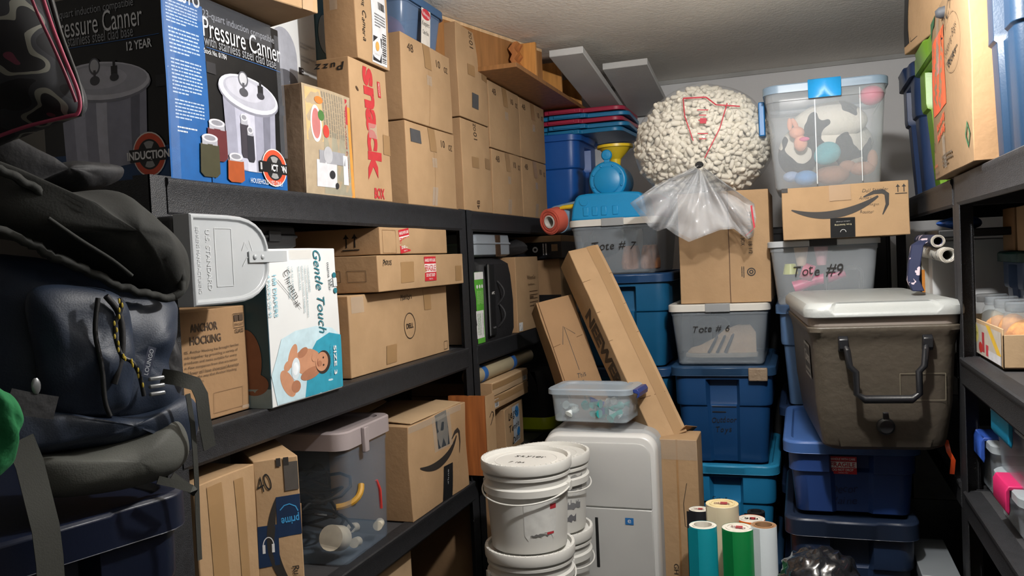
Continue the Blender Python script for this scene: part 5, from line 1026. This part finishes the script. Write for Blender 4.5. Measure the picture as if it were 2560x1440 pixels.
froll(at(2345, 603, 2.72), at(2300, 600, 3.2), .0185, FABN, 'floral navy fabric roll, upper of the two with open ends')
froll(at(2370, 638, 2.66), at(2300, 625, 3.2), .022, FABW, 'grey patterned fabric roll under the floral one')
q = MB(); pts = [at(*p) for p in ((2325, 595, 2.83), (2298, 612, 2.8), (2290, 660, 2.78), (2287, 700, 2.78), (2300, 728, 2.77))]
for i, p in enumerate(pts): pass
q.loft([[tuple(p+V((-.02, 0, 0))), tuple(p+V((.012, -.008, 0))), tuple(p+V((.016, .03, 0))), tuple(p+V((-.02, .04, 0)))] for p in pts], FABN); o = q.build('draped_fabric', smooth=60, bevel=.003); lab(o, 'navy floral cloth tail drooping over the parcels beside the cooler', 'cloth')
sb = empty('pet_food_bag', (.455, 3.28, 1.29), R(0), 'black glossy bag with two lime round stickers below the fabric rolls', 'bag')
b = MB(); b.loft([ringz(.12*k, .14*k2, .03, z) for k, k2, z in ((.9, .9, 0), (1, 1, .04), (1, 1, .2), (.95, .7, .26), (.9, .3, .3))], mat('foil_black', '202226', .2, bump=.6, bscale=20, coat=.5)); b.build('bag_body', sb, smooth=40)
F = Face(sb, (-.06, -.074, .02), (.12, 0, 0), (0, 0, .24)); F.rect(.0, 0, .3, 1, ink('a8a49a'), 'printing'); F.rect(.0, .3, .08, .8, ink('c07820'))
for v in (.62, .36): F.ell(.52, v, .2, .13, ink('a8c038'), 'round_stickers'); F.ell(.52, v, .15, .1, ink('2c3820'), 'round_stickers'); F.rect(.4, v-.02, .64, v+.02, ink('a8c038'), 'round_stickers')
F.done()
q = MB(); q.ell((0, 0, 0), (.06, .08, .02), plastic('bright_blue_bag', '2858a8'), dis=.8); o = q.build('blue_bag', loc=(.47, 3.0, 1.655), smooth=40); lab(o, 'blue crumpled plastic tucked under the far right top shelf', 'bag')
q = MB(); q.box((-.1, -.15, 0), (.12, .15, .025), BLK); o = q.build('black_tray', loc=(.5, 3.0, 1.608), bevel=.004); lab(o, 'black tray lying across the bag of pet food', 'tray')
B = carton('white_carton', .42, .7, 3.15, 3.5, 1.29, 1.6, 'white carton with dark printing deeper on the far right rack', tone='w', seed=83); B.done()
# near rack, middle shelf
jt = empty('jar_carton', (.635, 2.475, 1.288), 0, 'open pale tray carton holding the glass jars, with fruit picture', 'box')
b = MB(); cm = CARD['c']; X0, X1, Y0, Y1, hh = -.19, .165, -.235, .25, .095
b.box((X0, Y0, 0), (X1, Y1, .004), cm); b.box((X0, Y0, 0), (X0+.004, Y1, hh), cm); b.box((X1-.004, Y0, 0), (X1, Y1, hh), cm); b.box((X0, Y0, 0), (X1, Y0+.004, hh*.85), cm); b.box((X0, Y1-.004, 0), (X1, Y1, hh), cm); b.build('tray', jt, bevel=.001)
F = Face(jt, (X0, Y1, 0), (0, Y0-Y1, 0), (0, 0, hh)); F.rect(.3, .04, .98, .9, ink('b8b0a4')); F.ell(.36, .6, .07, .26, ink('d0c46a')); F.hand('Kerr', .36, .6, .045, .014); F.rect(.52, .15, .58, .7, ink('a8343c')); F.ell(.48, .25, .05, .15, ink('b83028')); F.rect(.62, .1, .68, .4, ink('b83a44')); F.poly([(.62, .95), (.9, .25), (.98, .3), (.72, .95)], ink('d8b038')); F.rect(.68, .05, .97, .28, ink('c8c8cc')); F.done()
F = Face(jt, (X0, Y0, 0), (X1-X0, 0, 0), (0, 0, hh*.85)); F.rect(.2, .2, 1, .8, ink('a89a8c'), 'label'); F.txt('CLASSIC', .6, .65, .06, .012, m=DK); F.rect(.4, .3, .8, .5, ink('3a2a24'), 'label'); F.done()
GLA = mat('jar_glass', 'b8c4c8', .06, var=.02, alpha=.14, coat=1); CPS = mat('dried_fruit', 'c07838', .7, hex2='d89848', scale=60, bump=1, bscale=50); CP2 = mat('dried_apple', 'c9b48c', .7, bump=1, bscale=50)
for i, (x, y, c) in enumerate(((-.13, .19, CP2), (-.13, .07, CPS), (-.13, -.05, CPS), (-.13, -.17, CPS), (-.03, .1, CP2), (-.03, -.01, CPS), (-.03, -.12, CPS))):
    j = empty('glass_jar', (.635+x, 2.475+y, 1.293), 0, ('glass jar of pale dried apple at the far front of the tray carton', 'glass jar of orange slices, second from the far end of the front row', 'glass jar of orange slices, third from the far end of the front row', 'glass jar of orange slices at the near end of the front row', 'glass jar of pale dried apple in the second row', 'glass jar of orange slices in the middle of the second row', 'glass jar of orange slices at the near end of the second row')[i], 'jar', 'glass jars in the tray carton')
    b = MB(); b.lathe([(.043, 0), (.047, .008), (.048, .09), (.044, .115), (.036, .13), (.036, .142)], GLA, 28, cap1=False); b.build('glass_body', j, smooth=60)
    b = MB(); b.lathe([(.039, .128), (.04, .13), (.04, .148), (.037, .15)], mat('jar_lid', '9aa2a8', .2, alpha=.3, coat=.6), 28); b.build('lid', j)
    b = MB(); b.ell((0, 0, .055), (.042, .042, .052), c, 24, 14, dis=.25, seed=i); b.build('dried_slices', j)
gt = tote('storage_tote', -.17, .17, -.13, .27, 0, .27, 'grey blue tub deeper on the near right rack behind the jars', plastic('dusty_blue_plastic', '3c5884'), plastic('dark_green_lid', '1c4844'), M=sideM(.72, 2.86, 1.288), lidh=.03)
B = carton('cardboard_carton', .6, .82, 2.7, 2.8, 1.56, 1.69, 'pale upright carton on the dark green lid', seed=84, tone='c'); B.done()
B = carton('cardboard_carton', .6, .82, 2.83, 2.97, 1.56, 1.69, 'brown carton on the dark green lid next to the pale one', seed=85, tone='b'); B.done()
B = carton('fruit_jar_carton', .66, .86, 2.0, 2.62, 1.46, 1.555, 'pale carton with red jar picture and plastic wrap above the jars', seed=86, tone='c', bulge=.002)
f = B.face('-x'); f.rect(.1, .05, .9, .95, ink('b8ae9c')); f.ell(.25, .6, .06, .22, ink('c8bc60')); f.rect(.4, .15, .47, .8, ink('b0343c')); f.rect(.5, .1, .57, .6, ink('b0343c')); f.rect(.62, .1, .75, .35, ink('4aa0c0')); f = B.face('-y'); f.rect(.1, .1, .9, .9, ink('a8343c')); B.done()
B = carton('cardboard_carton', .69, .9, 2.05, 2.62, 1.288, 1.457, 'plain brown carton deep on the near right rack under the fruit jar carton', seed=87, tone='b'); B.done()
TRY = mat('tray_plastic', 'b4bab8', .25, alpha=.6, var=.05, coat=.4)
for c in range(2):
    for k in range(8 if c else 9):
        q = MB(); x, y, z = .76, 2.12+.22*(1-c), 1.558+.0145*k; w = .075
        q.loft([[(x-w+.006*sin(pi*i/6)*0, y-.09+.03*i, z+dz) for dz in (0, .012)]+[(x-w-.012*abs(sin(pi*i/2+.01)), y-.09+.03*i, z+.013)]+[(x+w, y-.09+.03*i, z+.013), (x+w, y-.09+.03*i, z)] for i in range(7)], TRY)
        o = q.build('plastic_tray', bevel=.001); lab(o, 'ribbed clear plastic tray in the %s stack, %s' % (('farther', 'nearer')[c], ('at the very bottom', 'second from the bottom', 'third from the bottom', 'fourth from the bottom', 'fifth from the bottom', 'sixth from the bottom', 'seventh from the bottom', 'eighth from the bottom', 'at the very top')[k] if not (c and k == 7) else 'at the very top'), 'tray', 'nested ribbed trays')
# near rack, lower shelves
def lt(x0w, y, z, w, h, lc, label, d=.4, body=None):
    return cleartote('storage_tub', -w/2, w/2, -d/2, d, 0, h, label, mat('frost_lid2', 'b4bec4', .3, alpha=.6, var=.03), body or CLEARG, lc, M=sideM(x0w+d/2, y, z), latchw=.42, lidh=.022, taper=.94)
lt(.43, 2.18, .925, .31, .108, plastic('hot_pink_latch', 'd02c68'), 'clear tub with hot pink latch on the lower right shelf')
lt(.44, 2.49, .925, .27, .15, plastic('cobalt_latch', '2c4ea0'), 'clear tub with cobalt blue latch beside the pink-latched tub')
lt(.43, 2.16, 1.035, .42, .16, plastic('turquoise_latch', '1a8cb8'), 'clear tub with turquoise latch, topmost on the lower right shelf')
for nm, c, x, y, z, lb in (('toy_block', 'c85a30', .5, 2.15, .96, 'orange toy block inside the pink-latched tub'), ('toy_block', 'a03c50', .5, 2.48, .965, 'dark red toy block inside the cobalt-latched tub'), ('toy_figure', 'c9a080', .5, 2.15, 1.12, 'peach toy inside the turquoise-latched tub'), ('toy_figure', 'c03058', .5, 2.0, 1.13, 'crimson toy inside the turquoise-latched tub')):
    b = MB(); b.ell((0, 0, 0), (.03, .05, .028), plastic('t_'+c, c), dis=.5, seed=x*9); o = b.build(nm, loc=(x, y, z), smooth=60); lab(o, lb, 'toy')
B = carton('cardboard_carton', .42, .7, 1.68, 1.925, .925, 1.11, 'open brown carton with dark print at the near end of the lower right shelf', seed=88, tone='b'); f = B.face('-x'); f.rect(.15, .05, .45, .8, DK); B.done()
B = carton('cardboard_carton', .46, .7, 2.2, 2.4, .455, .80, 'pale upright carton on the bottom right shelf near the post', seed=89, tone='c'); B.done()
B = carton('cardboard_carton', .46, .7, 1.9, 2.18, .455, .76, 'dark brown carton in front of the pale one on the bottom right shelf', seed=90, tone='b'); B.done()
q = MB(); P_ = [at(2365, 1100, 2.62), at(2372, 1130, 2.6), at(2383, 1150, 2.6), at(2380, 1185, 2.62)]
q.loft([[tuple(p+V((-.006, 0, 0))), tuple(p+V((.006, -.002, 0))), tuple(p+V((.006, .003, 0))), tuple(p+V((-.006, .003, 0)))] for p in P_], plastic('orange_webbing', 'd0481c')); o = q.build('orange_strap', smooth=60); lab(o, 'bright orange strap dangling at the right rack post beside the cooler', 'strap')
# ------------------------------------------------------------ LEFT FOREGROUND
AZ = 73; Cf = V((-.98, .85, 0)); n_ = V((sin(R(AZ)), -cos(R(AZ)), 0)); e_x = V((cos(R(AZ)), sin(R(AZ)), 0))
cen = Cf-n_*.29
NT = plastic('midnight_plastic', '10172a')
for k in range(4): tote('storage_tote', -.225, .225, -.29, .58, 0, .333, ('midnight blue tote carrying the hiking backpack', 'midnight blue tote, second in the stack by the near rack post', 'midnight blue tote, third down in the stack by the near rack post', 'midnight blue tote on the floor by the near rack post')[3-k], NT, NT, M=Matrix.Translation((cen.x, cen.y, FL+.3345*k)) @ Matrix.Rotation(R(AZ), 4, 'Z'), lidh=.055)
TZ = FL+.3345*3+.334
ML = Matrix.Translation((Cf.x, Cf.y, TZ)) @ Matrix.Rotation(R(AZ), 4, 'Z'); MLi = ML.inverted()
def lp(px, py, y):      # photo pixel -> backpack space at depth y behind the tote's front edge
    d = (_r*((px-1280)/FPX)-_u*((py-720)/FPX)+_f); o_ = MLi @ V((0, 0, CAMZ)); dd = MLi.to_3x3() @ d; t = (y-o_.y)/dd.y; return o_+dd*t
bpk = empty('hiking_backpack', (0, 0, 0), 0, 'navy and grey hiking backpack with charcoal hood, slumped on the midnight totes', 'backpack'); bpk.matrix_world = ML
def cloth(name, pts, y, puff, m, parent=None, wr=.01, fr=14, back=.5, rows=8, seed=0, sub=6, zz=None, loc=None, MM=None):
    """a padded cloth panel: outline given in photo pixels at depth y, swelling by puff towards the aisle and back*puff behind"""
    f_ = MM or lp; O = [f_(p[0], p[1], y) for p in pts]; c = V((0, 0, 0)); fine = []
    for i in range(len(O)):
        a, b_, c_, d_ = O[i-1], O[i], O[(i+1) % len(O)], O[(i+2) % len(O)]
        for t in range(sub):
            s = t/sub; fine.append(.5*((2*b_)+(c_-a)*s+(2*a-5*b_+4*c_-d_)*s*s+(3*b_-a-3*c_+d_)*s**3))
    for p in fine: c += p/len(fine)
    rg = []
    for side in (1, -1):
        for r_ in (range(rows+1) if side > 0 else range(rows, -1, -1)):
            t = .02+.98*sin(pi/2*r_/rows) if True else 0; ring = []
            for p in fine:
                q = c+(p-c)*t; k = puff*sqrt(max(0, 1-t*t))*(1 if side > 0 else back)*side
                nn = noise.noise(V((q.x*fr, q.z*fr*1.6, seed)))*wr+abs(noise.noise(V((q.x*fr*2.3+q.z*9, q.z*fr, seed+5))))*wr*.9
                q = V((q.x, q.y-k-side*nn*(.3+.7*(1-t)), q.z)); ring.append(tuple(q))
            if side < 0 and r_ == rows: continue
            rg.append(ring)
    b = MB(); b.loft(rg, m); o = b.build(name, parent, smooth=80)
    return o
NYL = mat('navy_ripstop', '121f31', .55, var=.15, scale=14, bump=.12, bscale=400); HOOD = mat('charcoal_canvas', '20211e', .85, var=.2, scale=9, bump=.1, bscale=300); GRY = mat('grey_ripstop', '474843', .75, var=.1, scale=10, bump=.12, bscale=400); WEB = mat('grey_webbing', '3a3b36', .8, var=.08, bump=.1, bscale=500)
cloth('main_pocket', [(-70, 690), (60, 640), (250, 690), (405, 735), (425, 800), (405, 900), (430, 1000), (400, 1090), (200, 1110), (-70, 1120)], .09, .1, NYL, bpk, wr=.022, fr=11, back=1.2)
cloth('front_pocket', [(70, 730), (200, 715), (300, 745), (330, 850), (320, 1000), (240, 1040), (120, 1020), (85, 880)], .0, .035, NYL, bpk, wr=.02, fr=13, seed=3)
cloth('hood', [(-80, 400), (0, 425), (90, 470), (160, 482), (260, 478), (330, 530), (400, 590), (440, 640), (456, 700), (440, 742), (400, 752), (300, 712), (200, 668), (100, 610), (-80, 560)], .07, .11, HOOD, bpk, wr=.03, fr=10, seed=7, back=1)
cloth('hood_pocket', [(-80, 300), (60, 420), (170, 405), (290, 418), (285, 455), (200, 480), (60, 470), (-80, 500)], .12, .06, FB, bpk, wr=.03, fr=14, seed=9)
cloth('bottom_panel', [(60, 1150), (180, 1130), (300, 1095), (420, 1035), (455, 1065), (462, 1130), (420, 1180), (330, 1215), (200, 1238), (80, 1235)], .015, .055, GRY, bpk, wr=.012, fr=9, seed=11, back=1.5)
cloth('lower_pocket', [(-70, 1035), (60, 1015), (200, 1035), (330, 1030), (440, 990), (480, 1000), (492, 1050), (470, 1130), (440, 1060), (330, 1100), (200, 1120), (-70, 1140)], .03, .05, NYL, bpk, wr=.012, fr=12, seed=13, back=1.5)
cloth('side_pocket', [(380, 900), (420, 830), (445, 880), (448, 960), (430, 1010), (395, 1010)], .03, .02, FB, bpk, wr=.01, seed=15)
def cord(name, pts, r, m, y=-.04, jit=0, flat=1, n=6, fine=4):
    O = [lp(p[0], p[1], (p[2] if len(p) > 2 else y)) for p in pts]; out = []
    for i in range(len(O)-1):
        a, b_, c_, d_ = O[max(i-1, 0)], O[i], O[i+1], O[min(i+2, len(O)-1)]
        for t in range(fine):
            s = t/fine; q = .5*((2*b_)+(c_-a)*s+(2*a-5*b_+4*c_-d_)*s*s+(3*b_-a-3*c_+d_)*s**3)
            if jit: q += noise.noise_vector(q*90)*jit
            out.append(q)
    out.append(O[-1]); b = MB(); b.tube(out, r, m, n, flat=flat); return b.build(name, bpk, smooth=80)
cord('elastic_hem', [(-60, 410), (20, 432), (90, 475), (190, 545), (260, 575), (320, 610), (380, 612), (430, 640), (456, 690), (452, 725), (430, 745), (370, 735), (290, 712), (200, 670), (130, 640), (60, 600), (-60, 555)], .0065, HOOD, y=-.005, jit=.004, fine=8)
cord('hood_seam', [(120, 545), (200, 600), (280, 650), (330, 690)], .003, HOOD, y=-.03)
def webstrap(name, pts, w, y=-.05, m=None):
    O = [lp(p[0], p[1], (p[2] if len(p) > 2 else y)) for p in pts]; rg = []
    for i, p in enumerate(O):
        t = (O[min(i+1, len(O)-1)]-O[max(i-1, 0)]).normalized(); s = t.cross(V((0, 1, 0))).normalized()*w/2; k = V((0, .0015, 0)); rg.append([tuple(p+s), tuple(p-s), tuple(p-s+k), tuple(p+s+k)])
    b = MB(); b.loft(rg, m or WEB); return b.build(name, bpk, smooth=50)
webstrap('webbing_strap', [(50, 1100), (75, 1160), (95, 1240, -.06), (115, 1320, -.065), (125, 1400, -.065), (130, 1480, -.065)], .034)
webstrap('webbing_strap', [(405, 940, -.02), (440, 945, -.04), (490, 960, -.05), (505, 990, -.05), (512, 1050, -.04), (525, 1120, -.03)], .022)
webstrap('webbing_strap', [(470, 985, -.03), (482, 1060, -.03), (488, 1130, -.03), (492, 1200, -.025), (495, 1300, -.02), (500, 1400, -.02)], .008)
webstrap('webbing_strap', [(395, 1200, -.03), (440, 1210, -.04), (480, 1222, -.04), (490, 1232, -.03), (430, 1190, -.03)], .012)
webstrap('compression_strap', [(20, 1000), (70, 1010), (140, 1020)], .03, y=-.06, m=FB)
cord('zipper', [(245, 745), (238, 830), (255, 920), (262, 1000), (275, 1040)], .0035, BLK, y=-.045)
cord('zipper', [(265, 740), (300, 790), (305, 880), (285, 960)], .0045, FB, y=-.035)
cp = [(300, 745), (303, 770), (288, 810), (290, 850), (305, 890), (330, 905), (348, 935), (360, 990)]
cord('pull_cord', cp, .0032, BLK, y=-.055)
for i in range(16):
    s = .3+6.2*i/15; k = int(s); t = s-k; x = cp[k][0]+(cp[k+1][0]-cp[k][0])*t; yv = cp[k][1]+(cp[k+1][1]-cp[k][1])*t
    q = lp(x+(3 if i % 2 else -3), yv, -.059); b = MB(); b.ell(q, (.0016, .0016, .004), ink('b8a030'), 8, 6)
    if i == 0: flecks = b
    else: flecks.add(b.v, b.f, ink('b8a030'))
flecks.build('cord_flecks', bpk)
q = lp(395, 965, -.06); b = MB(); b.box(q+V((-.012, 0, -.014)), q+V((.012, .006, -.008)), mat('buckle_metal', '8a8c8e', .3, metal=.6)); b.box(q+V((-.012, 0, -.003)), q+V((.012, .006, .003)), MATS['buckle_metal']); b.box(q+V((-.012, 0, .008)), q+V((.012, .006, .014)), MATS['buckle_metal']); b.build('ladder_buckle', bpk, bevel=.002)
q = lp(90, 965, -.06); b = MB(); b.ell(q, (.006, .003, .011), MATS['buckle_metal'], 12, 8); b.build('zipper_pull', bpk)
F = Face(bpk, lp(372, 945, -.062), lp(390, 870, -.062)-lp(372, 945, -.062), (lp(352, 940, -.062)-lp(372, 945, -.062))); F.rect(0, 0, 1, 1, ink('1c2438'), 'woven_tag'); F.txt('LOUNGO', .5, .5, F.W*.85, F.H*.5, m=ink('a8acb0'), part='woven_tag'); F.done()
b = MB(); mg = mat('green_fleece', '126a3a', .9, var=.1, bump=.6, bscale=60); o = cloth('green_cloth', [(-60, 960), (0, 975), (25, 990), (42, 1030), (40, 1060), (28, 1090), (30, 1130), (15, 1170), (-60, 1200)], -.09, .035, mg, wr=.02, fr=16, seed=20)
o.matrix_world = ML; lab(o, 'green cloth bundle poking in beside the hiking backpack', 'cloth')
# camouflage bag hanging from a ceiling hook
def cpx(px, py, y): return at(px, py, y)
CAMO = mat('camouflage_cloth', '1a1a1e', .8, var=0, scale=5); r_ = [x for x in CAMO.node_tree.nodes if x.type == 'VALTORGB'][0]; [x for x in CAMO.node_tree.nodes if x.type == 'TEX_NOISE'][0].inputs['Scale'].default_value = 20; [x for x in CAMO.node_tree.nodes if x.type == 'TEX_NOISE'][0].inputs['Detail'].default_value = 1
r_.color_ramp.interpolation = 'CONSTANT'; e = r_.color_ramp.elements; e[0].position = 0; e[0].color = lin('141418'); e[1].position = .46; e[1].color = lin('2a2c31')
for pos, c in ((.54, '77776e'), (.60, '141418'), (.72, '5c2436')): k = e.new(pos); k.color = lin(c)
def cmm(px, py, y): return V(at(px, py, y))
cb = cloth('camouflage_bag', [(-160, -120), (60, -140), (105, -40), (140, 70), (175, 160), (203, 235), (200, 280), (170, 298), (60, 335), (-60, 380), (-160, 390)], .72, .06, CAMO, wr=.012, fr=9, seed=30, MM=cmm)
lab(cb, 'camouflage bag with pink edging hanging above the hiking backpack', 'bag')
def pipe(name, pts, r, m):
    b = MB(); O = [at(*p) for p in pts]; out = []
    for i in range(len(O)-1):
        a, b_, c_, d_ = O[max(i-1, 0)], O[i], O[i+1], O[min(i+2, len(O)-1)]
        for t in range(5): s = t/5; out.append(.5*((2*b_)+(c_-a)*s+(2*a-5*b_+4*c_-d_)*s*s+(3*b_-a-3*c_+d_)*s**3))
    out.append(O[-1]); b.tube(out, r, m, 8); return b.build(name, cb, smooth=80)
pipe('pink_piping', [(90, -60, .7), (125, 50, .7), (155, 130, .695), (195, 230, .7), (196, 280, .7), (165, 292, .695), (60, 318, .69), (-60, 362, .69)], .002, ink('a8405c')); pipe('pink_piping', [(60, -60, .67), (88, 20, .67), (130, 110, .672), (165, 190, .68), (190, 255, .69)], .0016, ink('8a3048'))
pipe('black_piping', [(110, -60, .72), (150, 80, .72), (190, 190, .715), (204, 250, .71), (200, 290, .71)], .0026, BLK)
b = MB(); a0 = at(-40, -120, .72); b.box((a0.x-.02, a0.y-.002, a0.z-.02), (a0.x+.02, a0.y+.002, CE), FB); b.build('hanging_strap', cb)
